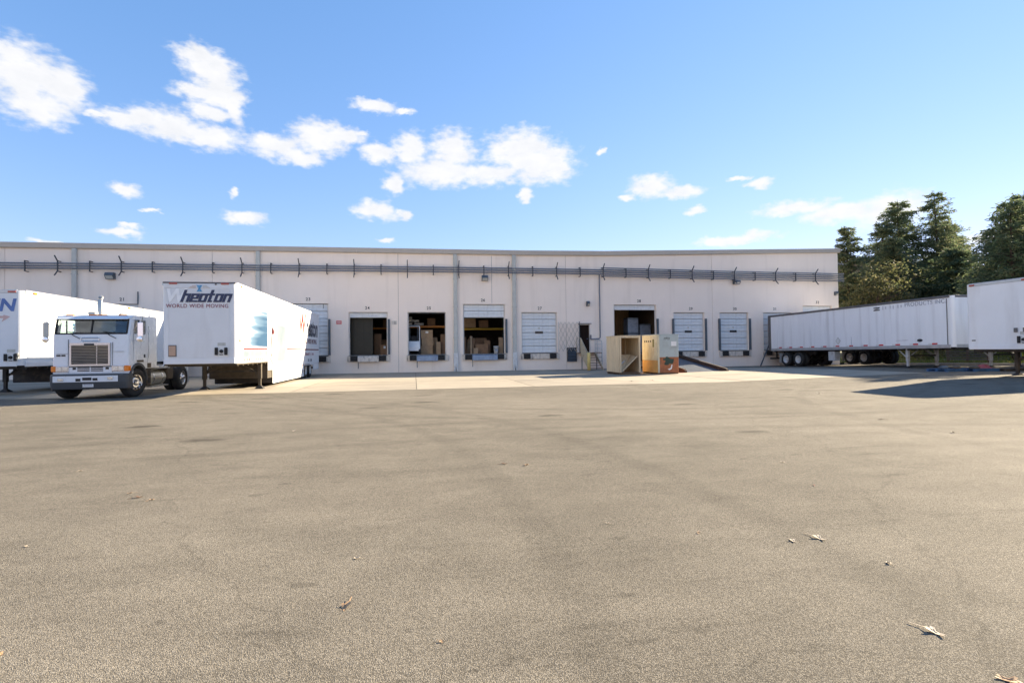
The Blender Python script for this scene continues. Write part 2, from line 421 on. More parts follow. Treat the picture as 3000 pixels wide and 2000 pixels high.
def asphalt_mat():
    m = bpy.data.materials.new('asphalt'); m.use_nodes = True
    t = m.node_tree; b = t.nodes['Principled BSDF']
    def nn(k, **kw):
        n = t.nodes.new(k)
        for a, v in kw.items(): setattr(n, a, v)
        return n
    L = t.links.new
    tc = nn('ShaderNodeTexCoord')
    def noise(sc, det=5, rough=.6, st=(1, 1, 1), loc=(0, 0, 0)):
        mp = nn('ShaderNodeMapping'); mp.inputs['Scale'].default_value = st; mp.inputs['Location'].default_value = loc
        L(tc.outputs['Object'], mp.inputs['Vector'])
        n = nn('ShaderNodeTexNoise'); n.inputs['Scale'].default_value = sc; n.inputs['Detail'].default_value = det; n.inputs['Roughness'].default_value = rough
        L(mp.outputs[0], n.inputs['Vector']); return n
    def mr(v, a, b_, c, d):
        n = nn('ShaderNodeMapRange'); n.inputs[1].default_value = a; n.inputs[2].default_value = b_; n.inputs[3].default_value = c; n.inputs[4].default_value = d
        L(v, n.inputs[0]); return n.outputs[0]
    def mul(a, b_):
        n = nn('ShaderNodeMath', operation='MULTIPLY'); L(a, n.inputs[0])
        if isinstance(b_, float): n.inputs[1].default_value = b_
        else: L(b_, n.inputs[1])
        return n.outputs[0]
    big = mr(noise(.16, 4).outputs['Fac'], .3, .7, .80, 1.14)
    med = mr(noise(1.1, 6, .65, (1, 1.7, 1)).outputs['Fac'], .3, .7, .84, 1.12)
    swirl = mr(noise(.55, 3, .5, (.25, 2.2, 1), (5, 2, 0)).outputs['Fac'], .60, .72, 1.0, .86)
    vo = nn('ShaderNodeTexVoronoi'); vo.inputs['Scale'].default_value = 175
    L(tc.outputs['Object'], vo.inputs['Vector'])
    sp = nn('ShaderNodeSeparateColor'); L(vo.outputs['Color'], sp.inputs[0])
    stone = nn('ShaderNodeValToRGB')
    stone.color_ramp.elements[0].position = 0; stone.color_ramp.elements[0].color = (.66, .66, .66, 1)
    stone.color_ramp.elements[1].position = 1; stone.color_ramp.elements[1].color = (1.42, 1.42, 1.42, 1)
    e = stone.color_ramp.elements.new(.5); e.color = (.95, .95, .95, 1)
    L(sp.outputs[0], stone.inputs[0])
    gap = mr(vo.outputs['Distance'], .35, .62, 1.0, .45)
    fine = mr(noise(260, 2).outputs['Fac'], .3, .7, .8, 1.2)
    # cracks and the arcs of turning wheels
    wv = nn('ShaderNodeVectorMath', operation='MULTIPLY_ADD'); wv.inputs[1].default_value = (1.6, 1.6, 0)
    L(noise(.5, 5, .6).outputs['Color'], wv.inputs[0]); L(tc.outputs['Object'], wv.inputs[2])
    ck = nn('ShaderNodeTexVoronoi', feature='DISTANCE_TO_EDGE'); ck.inputs['Scale'].default_value = .11; L(wv.outputs[0], ck.inputs['Vector'])
    crack = mr(ck.outputs['Distance'], .0006, .0020, .84, 1.0)
    arcs = None
    for (ax, ay, ar) in ((8, -12, 14.5), (8, -12, 16.4), (-16, -34, 17.0), (-16, -34, 18.9), (24, -34, 16.0), (3, -60, 30.5), (3, -60, 32.4)):
        sb = nn('ShaderNodeVectorMath', operation='DISTANCE'); sb.inputs[1].default_value = (ax, ay, 0); L(tc.outputs['Object'], sb.inputs[0])
        di = nn('ShaderNodeMath', operation='SUBTRACT'); di.inputs[1].default_value = ar; L(sb.outputs['Value'], di.inputs[0])
        ab = nn('ShaderNodeMath', operation='ABSOLUTE'); L(di.outputs[0], ab.inputs[0])
        b1 = mr(ab.outputs[0], .08, .22, .90, 1.0)
        arcs = b1 if arcs is None else mul(arcs, b1)
    # oil drips and small dark scars
    v2 = nn('ShaderNodeTexVoronoi'); v2.inputs['Scale'].default_value = .42; v2.inputs['Randomness'].default_value = 1
    wob = noise(3.5, 3); 
    ad = nn('ShaderNodeVectorMath', operation='MULTIPLY_ADD'); ad.inputs[1].default_value = (.55, .25, 0)
    L(wob.outputs['Color'], ad.inputs[0]); L(tc.outputs['Object'], ad.inputs[2])
    mp2 = nn('ShaderNodeMapping'); mp2.inputs['Scale'].default_value = (.8, 1.5, 1); L(ad.outputs[0], mp2.inputs['Vector'])
    L(mp2.outputs[0], v2.inputs['Vector'])
    blot = mr(noise(1.9, 5, .7, (.55, 1.6, 1), (9, 4, 0)).outputs['Fac'], .60, .72, 1.0, .70)
    scuff = mr(noise(2.6, 4, .6, (.22, 2.0, 1), (2, 8, 0)).outputs['Fac'], .60, .70, 1.0, .84)
    spot = mr(v2.outputs['Distance'], .07, .15, .50, 1.0)
    v3 = nn('ShaderNodeTexVoronoi'); v3.inputs['Scale'].default_value = 1.3; L(mp2.outputs[0], v3.inputs['Vector'])
    spot2 = mr(v3.outputs['Distance'], .05, .10, .72, 1.0)
    k = mul(mul(mul(mul(big, med), mul(crack, arcs)), mul(swirl, gap)), mul(mul(mul(spot, spot2), mul(blot, scuff)), fine))
    mx = nn('ShaderNodeMix', data_type='RGBA', blend_type='MULTIPLY'); mx.inputs[0].default_value = 1
    tint = nn('ShaderNodeMix', data_type='RGBA')
    tint.inputs[6].default_value = (.262, .226, .172, 1); tint.inputs[7].default_value = (.245, .222, .186, 1)
    L(sp.outputs[1], tint.inputs[0])
    L(tint.outputs[2], mx.inputs[6]); L(stone.outputs[0], mx.inputs[7])
    m2 = nn('ShaderNodeMix', data_type='RGBA', blend_type='MULTIPLY'); m2.inputs[0].default_value = 1
    cb = nn('ShaderNodeCombineColor'); L(k, cb.inputs[0]); L(k, cb.inputs[1]); L(k, cb.inputs[2])
    L(mx.outputs[2], m2.inputs[6]); L(cb.outputs[0], m2.inputs[7])
    L(m2.outputs[2], b.inputs['Base Color'])
    b.inputs['Roughness'].default_value = .95
    b.inputs['Specular IOR Level'].default_value = .12
    inv = mr(vo.outputs['Distance'], 0, .7, 1, 0)
    bp = nn('ShaderNodeBump'); bp.inputs['Strength'].default_value = .55; bp.inputs['Distance'].default_value = .004
    L(inv, bp.inputs['Height']); L(bp.outputs[0], b.inputs['Normal'])
    return m
M['asphalt'] = asphalt_mat()
M['slab'] = pm('concrete_slab', (.335, .285, .215), .85, var=.10, scale=1.3, bump=.2, bscale=50, dirt=((.15, .125, .10), .6, .8, (.4, 2.2, 1), .53))
M['slab_b'] = pm('concrete_slab_worn', (.305, .26, .197), .85, var=.12, scale=1.1, bump=.2, bscale=50, dirt=((.14, .12, .095), .65, .7, (.4, 2.0, 1), .5))
M['kerb'] = pm('kerb_concrete', (.36, .32, .27), .9, var=.15, bump=.2)
M['earth'] = pm('verge_earth', (.085, .085, .035), .95, var=.5, scale=1.5, bump=.5, bscale=8)
M['land'] = pm('open_land', (.09, .10, .05), .95, var=.4, scale=.05)
# ------------------------------------------------------------------ ground
def sheet(name, xs, ys, zf, mat, lift=0.0):
    mb = MB()
    n = len(ys)
    for x in xs:
        for y in ys:
            mb.v.append((x, y, zf(x, y) + lift))
    for i in range(len(xs) - 1):
        for j in range(n - 1):
            mb.f.append((i * n + j, (i + 1) * n + j, (i + 1) * n + j + 1, i * n + j + 1))
    o = mb.build(name, mat, smooth=True)
    o['kind'] = 'structure'
    return o
def fr(a, b, n): return [a + (b - a) * i / n for i in range(n + 1)]

land = MB().add([(-2500, -2500, -.25), (2500, -2500, -.25), (2500, 2500, -.25), (-2500, 2500, -.25)], [(0, 1, 2, 3)]).build('ground', M['land'])
land['kind'] = 'structure'
sheet('yard', [-90, -40] + fr(-20, 34.7, 24), [-90] + fr(-45, 0.2, 22), gz, M['asphalt'])
# concrete apron in front of the docks: poured slabs with open joints
apron = bpy.data.objects.new('concrete_apron', None); COL.objects.link(apron); apron['kind'] = 'structure'
rs = random.Random(5)
xs = [-41.5 + 4.62 * i for i in range(15)]
ys = [-17.62, -11.75, -5.85, -0.01]
for i in range(len(xs) - 1):
    for j in range(3):
        x0, x1, y0, y1 = xs[i] + .012, xs[i + 1] - .012, ys[j] + .012, ys[j + 1] - .012
        mb = MB(); n = 5; dz = .006 + rs.uniform(0, .006)
        for a in fr(x0, x1, n - 1):
            for b in fr(y0, y1, n - 1):
                mb.v.append((a, b, gz(a, b) + dz))
        for a in range(n - 1):
            for b in range(n - 1):
                mb.f.append((a * n + b, (a + 1) * n + b, (a + 1) * n + b + 1, a * n + b + 1))
        mb.build('slab', M['slab'] if rs.random() < .6 else M['slab_b'], apron)

# kerb and verge on the right
def vz(x, y): return gz(34.6, y) + .13 + max(0, x - 34.9) * .035 + .12 * math.sin(x * .7 + y * .33) * S((x - 35) / 4)
sheet('verge', fr(34.88, 130, 40), fr(-70, 80, 50), vz, M['earth'])
kerb = bpy.data.objects.new('kerb', None); COL.objects.link(kerb); kerb['kind'] = 'structure'
for i in range(26):
    y0 = .0 - 3.05 * i
    mb = MB(); zz = [gz(34.6, y0), gz(34.6, y0 - 3.03)]
    pr = [(34.70, -.05), (34.70, .12), (34.73, .15), (34.90, .15), (34.90, -.05)]
    mb.loft([[(p[0], y0, p[1] + zz[0]) for p in pr], [(p[0], y0 - 3.03, p[1] + zz[1]) for p in pr]])
    mb.build('kerb_stone', M['kerb'], kerb)

# ------------------------------------------------------------------ warehouse
def zt(x):
    if x < 12: return 8.76 + (x - 12) * .0051
    return 8.76 + (x - 12) * .0318
wh = thing('warehouse', 'long pale tilt-up concrete warehouse with numbered loading docks along its wall', 'warehouse')
DOORS = {  # number: x0, x1, head, bottom of the raised door (None = shut), guards at (left, right)
    '21': (-20.20, -17.56, 4.76, None, (0, 0)), '23': (-8.40, -5.78, 4.83, None, (0, 1)),
    '24': (-4.44, -1.80, 4.24, 3.86, (0, 1)), '25': (-0.44, 2.26, 4.24, 4.22, (0, 0)),
    '26': (3.47, 6.52, 4.82, 3.86, (0, 1)), '27': (7.74, 10.42, 4.24, None, (0, 0)),
    '28': (14.86, 18.27, 4.82, 4.42, (0, 1)), '29': (19.70, 22.28, 4.24, None, (1, 1)),
    '30': (23.59, 26.07, 4.24, None, (1, 1)), '31': (27.39, 30.00, 4.24, None, (0, 0)),
    '32': (30.97, 33.64, 4.78, None, (0, 0))}
FL = 1.25
HOLES = [(a, b, FL, h) for (a, b, h, _, _) in DOORS.values()] + [(12.13, 12.93, FL, 3.34)]
def wall_panel(x0, x1):
    hs = sorted([h for h in HOLES if h[0] > x0 and h[1] < x1])
    br = sorted(set([x0, x1] + [h[0] for h in hs] + [h[1] for h in hs]))
    mb = MB(); D = .3
    def q(a, b, z0, z1a, z1b):
        mb.add([(a, 0, z0), (b, 0, z0), (b, 0, z1b), (a, 0, z1a)], [(0, 1, 2, 3)])
        mb.add([(a, D, z0), (b, D, z0), (b, D, z1b), (a, D, z1a)], [(3, 2, 1, 0)])
    for a, b in zip(br[:-1], br[1:]):
        h = [h for h in hs if h[0] <= a + 1e-6 and h[1] >= b - 1e-6]
        ta, tb = zt(a) - .06, zt(b) - .06
        if h:
            h = h[0]
            q(a, b, -.2, h[2], h[2]); q(a, b, h[3], ta, tb)
            mb.add([(a, 0, h[2]), (b, 0, h[2]), (b, D, h[2]), (a, D, h[2])], [(0, 3, 2, 1)])
            mb.add([(a, 0, h[3]), (b, 0, h[3]), (b, D, h[3]), (a, D, h[3])], [(0, 1, 2, 3)])
            mb.add([(a, 0, h[2]), (a, D, h[2]), (a, D, h[3]), (a, 0, h[3])], [(0, 3, 2, 1)])
            mb.add([(b, 0, h[2]), (b, D, h[2]), (b, D, h[3]), (b, 0, h[3])], [(0, 1, 2, 3)])
        else:
            q(a, b, -.2, ta, tb)
    for x, s in ((x0, 1), (x1, 0)):
        f = (0, 1, 2, 3) if s else (3, 2, 1, 0)
        mb.add([(x, 0, -.2), (x, 0, zt(x) - .06), (x, D, zt(x) - .06), (x, D, -.2)], [f])
    return mb.build('wall_panel', M['wall'], wh)
JX = [-49.15, -37.1, -25.06, -13.13, -1.07, 11.13, 22.98, 34.28]
for a, b in zip(JX[:-1], JX[1:]):
    wall_panel(a + .011, b - .011)
for j in JX[1:-1]:
    MB().box(j - .012, .03, -.1, j + .012, .06, zt(j) - .1).build('sealant_joint', M['joint'], wh)
for j, z0 in ((5.57, 4.9),):
    MB().box(j - .012, -.003, z0, j + .012, .0, zt(j) - .4).build('sealant_joint', M['joint'], wh)
# coping along the roof edge, in lengths
cx = [-49.15] + [-46 + 6.02 * i for i in range(14)]
cx = [c for c in cx if c < 33] + [34.42]
for a, b in zip(cx[:-1], cx[1:]):
    mb = MB(); a2, b2 = a + .004, b - .004
    rings = []
    for x in (a2, b2):
        z = zt(x)
        rings.append([(x, .34, z + .02), (x, -.13, z + .02), (x, -.15, z), (x, -.15, z - .30), (x, -.12, z - .33), (x, -.02, z - .33)])
    mb.loft(rings)
    mb.build('coping', M['coping'], wh)
mb = MB()
mb.add([(-49, .3, zt(-49) - .1), (12, .3, zt(12) - .1), (34.2, .3, zt(34.2) - .1), (34.2, 46, zt(34.2) - .1), (12, 46, zt(12) - .1), (-49, 46, zt(-49) - .1)], [(0, 1, 4, 5), (1, 2, 3, 4)])
mb.build('roof', M['roof'], wh)
mb = MB(); mb.box(33.98, .31, -.2, 34.28, 46, zt(34) - .06); mb.build('side_wall', M['wall'], wh)
mb = MB(); mb.box(-49.15, .31, -.2, -48.9, 46, zt(-49) - .06); mb.build('side_wall', M['wall'], wh)
mb = MB(); mb.box(-49.15, 46.01, -.2, 34.28, 46.3, 8.4); mb.build('rear_wall', M['wall'], wh)
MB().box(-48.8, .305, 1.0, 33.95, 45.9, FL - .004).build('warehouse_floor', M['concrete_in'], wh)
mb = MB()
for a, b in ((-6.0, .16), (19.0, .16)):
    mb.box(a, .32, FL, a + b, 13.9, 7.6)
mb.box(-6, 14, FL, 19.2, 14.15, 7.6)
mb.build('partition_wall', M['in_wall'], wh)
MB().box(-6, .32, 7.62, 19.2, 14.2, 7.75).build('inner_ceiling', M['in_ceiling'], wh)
# downspouts
def spout(x, ztop):
    mb = MB(); mb.cb(x - .13, -.20, 1.3, x + .13, -.02, ztop, .015)
    for z in (2.4, 4.6, 6.6): mb.box(x - .16, -.21, z, x + .16, -.005, z + .05)
    o = mb.build('downspout', M['spout'], wh)
    mb = MB(); mb.cb(x - .16, -.25, .36, x + .16, -.02, 1.32, .015); mb.build('downspout_boot', M['boot'], o)
    mb = MB(); mb.box(x - .14, -.34, 0.02, x - .04, -.02, .34); mb.box(x + .04, -.34, .02, x + .14, -.02, .34); mb.box(x - .04, -.3, .2, x + .04, -.02, .34)
    mb.build('splash_block', M['boot'], o)
for x in (-21.16, -10.26, 2.92, 7.20): spout(x, zt(x) - .34)
# painted door numbers
for k, (a, b, h, _, _) in DOORS.items():
    cxn = {'21': -18.49, '23': -7.09, '24': -3.18, '25': 1.05, '26': 4.92, '27': 9.12, '28': 16.89, '29': 21.15, '30': 24.91, '31': 28.43, '32': 32.31}[k]
    text(k, .29, M['black_print'], wh, (cxn, -.004, h + .28), name='door_number', bold=.006, space=1.15)
# electrical drop by the staff door and a vertical conduit above door 21
mb = MB(); mb.tube([(13.72, -.09, 7.1), (13.72, -.09, 2.35), (13.62, -.09, 2.26), (12.98, -.09, 2.22)], .045, 8); mb.tube([(12.98, -.09, 2.22), (12.98, -.09, 2.55)], .06, 8)
mb.build('service_conduit', M['conduit'], wh)
MB().tube([(-17.56, -.04, 4.74), (-17.56, -.04, 5.55)], .035, 6).build('service_conduit', M['dark_steel'], wh)

# conduit run along the wall
run = thing('conduit_run', 'bundle of grey conduits on dark brackets running along the upper wall', 'conduit', (0, 0, 0))
CZ = [(-49, 7.0), (-25.3, 7.07), (-18.6, 7.12), (-11.5, 7.15), (3.3, 7.22), (11, 7.22), (15, 7.21), (25, 7.10), (34.6, 7.05)]
def cz(x):
    for (a, za), (b, zb) in zip(CZ[:-1], CZ[1:]):
        if a <= x <= b: return za + (zb - za) * (x - a) / (b - a)
    return CZ[-1][1]
for k, dz in enumerate((.19, .03, -.13)):
    pts = [(x, -.20 - .02 * k, z + dz) for x, z in CZ]
    MB().tube(pts, .044, 8).build('conduit', M['conduit'], run)
MB().tube([(x, -.28, cz(x) - .28) for x in (13.8, 15, 25, 34.6)], .036, 8).build('conduit', M['conduit'], run)
MB().tube([(x, -.27, cz(x) + .33) for x in (13.8, 15, 25, 34.6)], .036, 8).build('conduit', M['conduit'], run)
bx = [-23.78 + 1.797 * i for i in range(-1, 32)]
for i, x in enumerate(bx):
    z = cz(x); mb = MB(); big = (i % 2 == 0)
    mb.box(x - .03, -.34, z - .30, x + .03, -.29, z + .34)
    mb.box(x - .03, -.34, z + .30, x + .03, .0, z + .345); mb.box(x - .03, -.34, z - .345, x + .03, .0, z - .30)
    if not big:
        mb.build('bracket', M['bracket'], run)
    else:
        mb.beam((x, -.32, z + .32), (x + .0, -.62, z + .62), .055, .05); mb.beam((x, -.32, z - .32), (x, -.62, z - .62), .055, .05)
        mb.build('bracket', M['bracket'], run)
for a, b in ((-19.9, -18.9), (-10.6, -9.7), (-.55, .3), (3.75, 4.55), (10.6, 11.4), (17.8, 18.6), (29.5, 30.2)):
    mb = MB()
    for k, dz in enumerate((.19, .03, -.13)): mb.tube([(a, -.20 - .02 * k, cz(a) + dz), (b, -.20 - .02 * k, cz(b) + dz)], .042, 8)
    mb.build('sleeve', M['yellow_tape'], run)

# wall lights
def wall_light(x, z, w, h, label):
    t = thing('wall_light', label, 'light', (x, 0, z))
    mb = MB(); mb.prism([(-.02, h / 2), (-.30, h / 2), (-.38, .02), (-.20, -h / 2), (-.02, -h / 2)], -w / 2, w / 2)
    mb.build('housing', M['dark_steel'], t)
    MB().add([(-w * .42, -.385, .0), (w * .42, -.385, .0), (w * .42, -.215, -h * .46), (-w * .42, -.215, -h * .46)], [(0, 3, 2, 1)]).build('lens', M['lamp_glass'], t)
wall_light(-19.1, 6.53, .50, .42, 'dark boxy wall light above the number 21, left of the moving trailer')
wall_light(5.05, 6.68, .44, .38, 'square dark wall light between the two downspouts, above the number 26')
wall_light(25.0, 6.60, .50, .28, 'flat wide dark wall light under the conduits, above the number 30')
wall_light(12.78, 4.87, .20, .36, 'small box light on the wall above the staff door')
wall_light(33.92, 5.79, .16, .3, 'small dark light at the far corner of the wall, above the number 32')
s = thing('wall_sign', 'small red notice on the wall between doors 23 and 24', 'sign', (-5.08, -.012, 3.53))
MB().box(-.17, -.01, -.12, .17, .01, .12).build('board', M['tape_red'], s)
mb = MB()
for i_ in range(4): mb.box(-.12 + i_ * .065, -.014, .01, -.08 + i_ * .065, -.011, .08); mb.box(-.12 + i_ * .065, -.014, -.08, -.075 + i_ * .065, -.011, -.04)
mb.build('small_print', M['tape_white'], s)
s = thing('wall_sign', 'pale notice plate on the wall between doors 24 and 25', 'sign', (-1.35, -.012, 3.5))
MB().box(-.19, -.01, -.13, .19, .01, .13).build('board', M['pad'], s)

# ------------------------------------------------------------------ dock doors, guards and levellers
_pc = {}
def panel_mesh(w, h):
    key = (round(w, 3), round(h, 3))
    if key in _pc: return _pc[key]
    mb = MB(); n = 3
    n = 2; prof = [(.03, 0.004), (-.02, .012)]
    for i in range(n):
        z0 = .012 + (h - .024) * i / n; z1 = .012 + (h - .024) * (i + 1) / n
        prof += [(-.015, z0 + .016), (-.05, z0 + .034), (-.05, z1 - .034), (-.015, z1 - .016)]
    prof += [(-.02, h - .012), (.03, h - .004)]
    mb.loft([[(-w / 2, p[0], p[1]) for p in prof], [(w / 2, p[0], p[1]) for p in prof]])
    _pc[key] = mb.mesh('door_panel')
    return _pc[key]
DL = {'21': 'shut sectional dock door under the number 21 behind the white trailer', '23': 'shut grey sectional dock door under the number 23',
      '24': 'raised dock door, only its lowest section showing, under the number 24', '25': 'fully raised dock door under the number 25, its bottom edge just showing',
      '26': 'half raised white dock door under the number 26', '27': 'shut white dock door with a small dark window under the number 27',
      '28': 'raised dock door behind the wooden crates under the number 28', '29': 'shut white dock door under the number 29 beside the ramp',
      '30': 'shut white dock door under the number 30 with dark guards', '31': 'shut dock door under the number 31 mostly hidden by a trailer',
      '32': 'shut dock door under the number 32 at the wall end, top showing over a trailer'}
for k, (x0, x1, h, low, gd) in DOORS.items():
    t = thing('dock_door', DL[k], 'door', ((x0 + x1) / 2, 0, FL), group='dock doors along the warehouse')
    w = x1 - x0 - .05; top = h - .015 - FL
    b0 = .02 if low is None else low - FL
    n = max(1, round((top - b0) / .50)); ph = (top - b0) / n
    for i in range(n):
        link('door_panel', panel_mesh(w, ph - .004), M['dock_panel'], t, (0, .20, b0 + i * ph))
    mb = MB(); mb.box(-w / 2 - .02, .12, .0, -w / 2 + .05, .155, top); mb.box(w / 2 - .05, .12, 0, w / 2 + .02, .155, top)
    mb.build('track', M['jamb'], t)
    if low is None and k in ('27', '29', '30', '31'):
        MB().box(-.30, .14, 1.42, .30, .156, 1.60).build('window', M['glass_dark'], t)
        MB().box(-.07, .14, 1.78, .07, .156, 1.88).build('label_plate', M['spout'], t)
    for sgn, on in zip((-1, 1), gd):
        if on:
            mb = MB(); xg = sgn * (w / 2 + .10)
            mb.cb(xg - .07, -.16, .02, xg + .07, -.005, 2.5, .012)
            mb.build('track_guard', M['dark_steel'], t)
    if k == '23':
        MB().box(.95, .12, 3.25, .98, .156, 3.55).build('latch', M['dark_steel'], t)
LIP = {'24': 'pad', '25': 'blue_steel', '26': 'blue_steel'}
for k, (x0, x1, h, low, gd) in DOORS.items():
    if k in ('21', '32'): continue
    t = thing('dock_leveller', 'dock leveller with black bumpers on a painted sill below door %s' % k, 'dock leveller', ((x0 + x1) / 2, 0, 0), group='dock levellers below the doors')
    w = (x1 - x0) / 2
    mb = MB(); mb.cb(-w - .08, -.12, .80, w + .14, -.003, 1.21, .015); mb.build('sill_block', M['pad'], t)
    MB().box(-w, -.14, 1.212, w, .10, 1.246).build('sill_plate', M['dark_steel'], t)
    for s in (-1, 1):
        mb = MB(); xb = s * (w - .36)
        for q in range(5): mb.cb(xb - .24 + q * .096, -.24, .84, xb - .24 + q * .096 + .09, -.123, 1.20, .01)
        mb.build('bumper', M['black_rubber'], t)
    lm = M[LIP.get(k, 'pad')]
    if k in LIP:
        mb = MB(); mb.prism([(-.16, 1.20), (-.30, 1.12), (-.34, .80), (-.30, .78), (-.24, 1.08), (-.13, 1.16)], -w + .62, w - .62)
        mb.build('lip', lm, t)
        MB().tube([(-w + .64, -.2, .95), (-w + .64, -.16, .33)], .025, 6).build('pull_chain', M['dark_steel'], t)
    else:
        MB().box(-w + .62, -.128, .86, w - .62, -.119, 1.18).build('face_plate', lm, t)

# staff door
t = thing('staff_door', 'dark brown narrow door in the wall above the steel stairs', 'door', (12.53, 0, FL))
MB().box(-.375, .12, .01, .375, .16, 2.05).build('leaf', pm('dark_brown_door', (.020, .013, .010), .9, spec=.1), t)
mb = MB(); mb.box(-.43, -.02, 0, -.38, .14, 2.1); mb.box(.38, -.02, 0, .43, .14, 2.1); mb.box(-.38, -.02, 2.05, .38, .14, 2.1)
mb.build('frame', M['jamb'], t)
MB().tube([(.28, .08, 1.0), (.28, .05, 1.0), (.18, .05, 1.0)], .018, 6).build('handle', M['chrome'], t)
MB().box(-.5, -.16, 2.12, .5, -.005, 2.16).build('drip_cap', M['dark_steel'], t)
t = thing('louvre_vent', 'black louvred vent low on the wall beside the stairs', 'vent', (11.52, 0, 1.1))
mb = MB(); mb.box(-.36, -.10, -.52, .36, -.004, .52); mb.build('frame', M['black_rubber'], t)
for i in range(9):
    z = -.44 + i * .11
    MB().add([(-.32, -.105, z), (.32, -.105, z), (.32, -.145, z - .06), (-.32, -.145, z - .06)], [(0, 1, 2, 3)]).build('louvre', M['dark_steel'], t)
# folding lattice gate
t = thing('folding_gate', 'pale folding lattice gate between door 27 and the stairs', 'gate', (10.5, -.20, 1.35))
mb = MB(); W, H = 1.55, 2.15; p = .31
for i in range(-8, 7):
    for s in (1, -1):
        xa, xb = i * p, i * p + H * .5
        pts = []
        z0, z1 = 0, H
        if xa < 0: z0 = -xa / .5
        if xb > W: z1 = (W - xa) / .5
        if z1 <= z0 + .05: continue
        A = (xa + z0 * .5, z0); B = (xa + z1 * .5, z1)
        if s < 0: A = (W - A[0], A[1]); B = (W - B[0], B[1])
        mb.beam((A[0], .012 * s, A[1]), (B[0], .012 * s, B[1]), .019, .019, up=(0, 1, 0))
mb.build('lattice', pm('gate_paint', (.40, .35, .29), .6), t)
MB().box(W, -.03, -.1, W + .05, .03, H + .05).build('post', M['dark_steel'], t)
MB().box(-.05, -.03, -.1, 0, .03, H).build('post', M['jamb'], t)
# stairs
t = thing('steel_stairs', 'beige steel stairs with railings up to the staff door', 'stairs', (12.45, 0, 0))
mb = MB(); mb.box(-.55, -1.15, 1.19, 1.05, -.005, 1.24); mb.build('landing', M['rust'], t)
for i in range(6):
    z = 1.24 - (i + 1) * .178; y = -1.16 - i * .27
    MB().box(-.50, y - .27, z - .03, .45, y, z).build('step', M['rust'], t)
for x in (-.55, .48):
    mb = MB(); mb.prism([(-1.15, 1.24), (-1.15, .98), (-2.75, 0.0), (-2.80, .02), (-2.80, .16), (-1.25, 1.30)], x, x + .04)
    mb.build('stringer', M['beige'], t)
mb = MB(); mb.prism([(-1.05, 2.25), (-1.05, 1.32), (-2.70, .30), (-2.70, 1.10), (-1.2, 2.25)], -.60, -.585); mb.build('side_screen', M['beige'], t)
mb = MB()
mb.tube([(-.57, -.1, 2.3), (-.57, -1.12, 2.3), (-.57, -2.72, 1.18), (-.57, -2.72, .1)], .025, 6)
mb.tube([(-.57, -.08, 1.2), (-.57, -.08, 2.3)], .025, 6); mb.tube([(-.57, -1.12, 1.2), (-.57, -1.12, 2.3)], .025, 6)
mb.build('handrail', M['beige'], t)
mb = MB()
mb.tube([(.5, -1.13, 1.2), (.5, -1.13, 2.15)], .025, 6); mb.tube([(1.03, -1.13, 0), (1.03, -1.13, 1.9), (.98, -1.13, 2.08), (.85, -1.13, 2.15), (.5, -1.13, 2.15)], .025, 6)
mb.tube([(1.03, -.08, 0), (1.03, -.08, 2.15), (1.03, -1.0, 2.1), (1.03, -1.13, 1.9)], .025, 6)
for q in (1.55, 1.85): mb.tube([(.5, -1.13, q), (1.03, -1.13, q), (1.03, -.08, q)], .016, 6)
for q in range(9): mb.tube([(.55 + q * .055, -1.13, 1.24), (.55 + q * .055, -1.13, 2.1)], .008, 5)
mb.build('guard_rail', M['leg_light'], t)
mb = MB()
for x in (-.5, .6, 1.03): mb.tube([(x, -1.1, 0), (x, -1.1, 1.2)], .03, 6)
for q in (.3, .6, .9): mb.tube([(.6, -1.1, q), (1.03, -1.1, q)], .014, 6)
mb.build('support_frame', M['dark_steel'], t)
t = thing('bollard', 'chipped yellow steel bollard at the foot of the stairs', 'bollard', (11.86, -2.95, 0))
mb = MB(); mb.lathe([(0, .0), (0, .115), (1.18, .115), (1.24, .09), (1.27, .0)], 'z', 16); mb.build('post', M['yellow'], t, smooth=True)
mb = MB(); mb.lathe([(0, .0), (0, .16), (.03, .16), (.035, .12)], 'z', 16); mb.build('base_plate', M['rust'], t)

# yard ramp up to door 28
t = thing('yard_ramp', 'rusty steel yard ramp rising to door 28 behind the crates', 'ramp', (17.0, 0, 0))
def rz(y): return max(.03, 1.24 * (1 - (-y - .3) / 8.9)) if y < -.3 else 1.24
ysr = [-.3, -9.2]
mb = MB(); mb.prism([(-.3, 1.24), (-9.2, .03), (-9.2, .0), (-8.2, .0), (-.3, 1.10)], -1.25, 1.25); mb.build('deck', M['ramp_deck'], t)
for i in range(22):
    y = -.6 - i * .39
    MB().box(-1.22, y - .02, rz(y) - .02, 1.22, y + .02, rz(y) + .022).build('deck_bar', M['dark_steel'], t)
for x in (-1.40, 1.28):
    mb = MB(); mb.prism([(-.3, 1.46), (-9.2, .24), (-9.35, .14), (-9.35, .0), (-8.2, .0), (-.3, .98)], x, x + .12); mb.build('side_beam', M['rust_dark'], t)
mb = MB()
for x in (-1.3, 1.3):
    mb.box(x - .06, -2.3, 0, x + .06, -2.1, .95)
mb.box(-1.24, -2.25, .1, 1.24, -2.15, .2)
mb.build('support_leg', M['rust'], t)
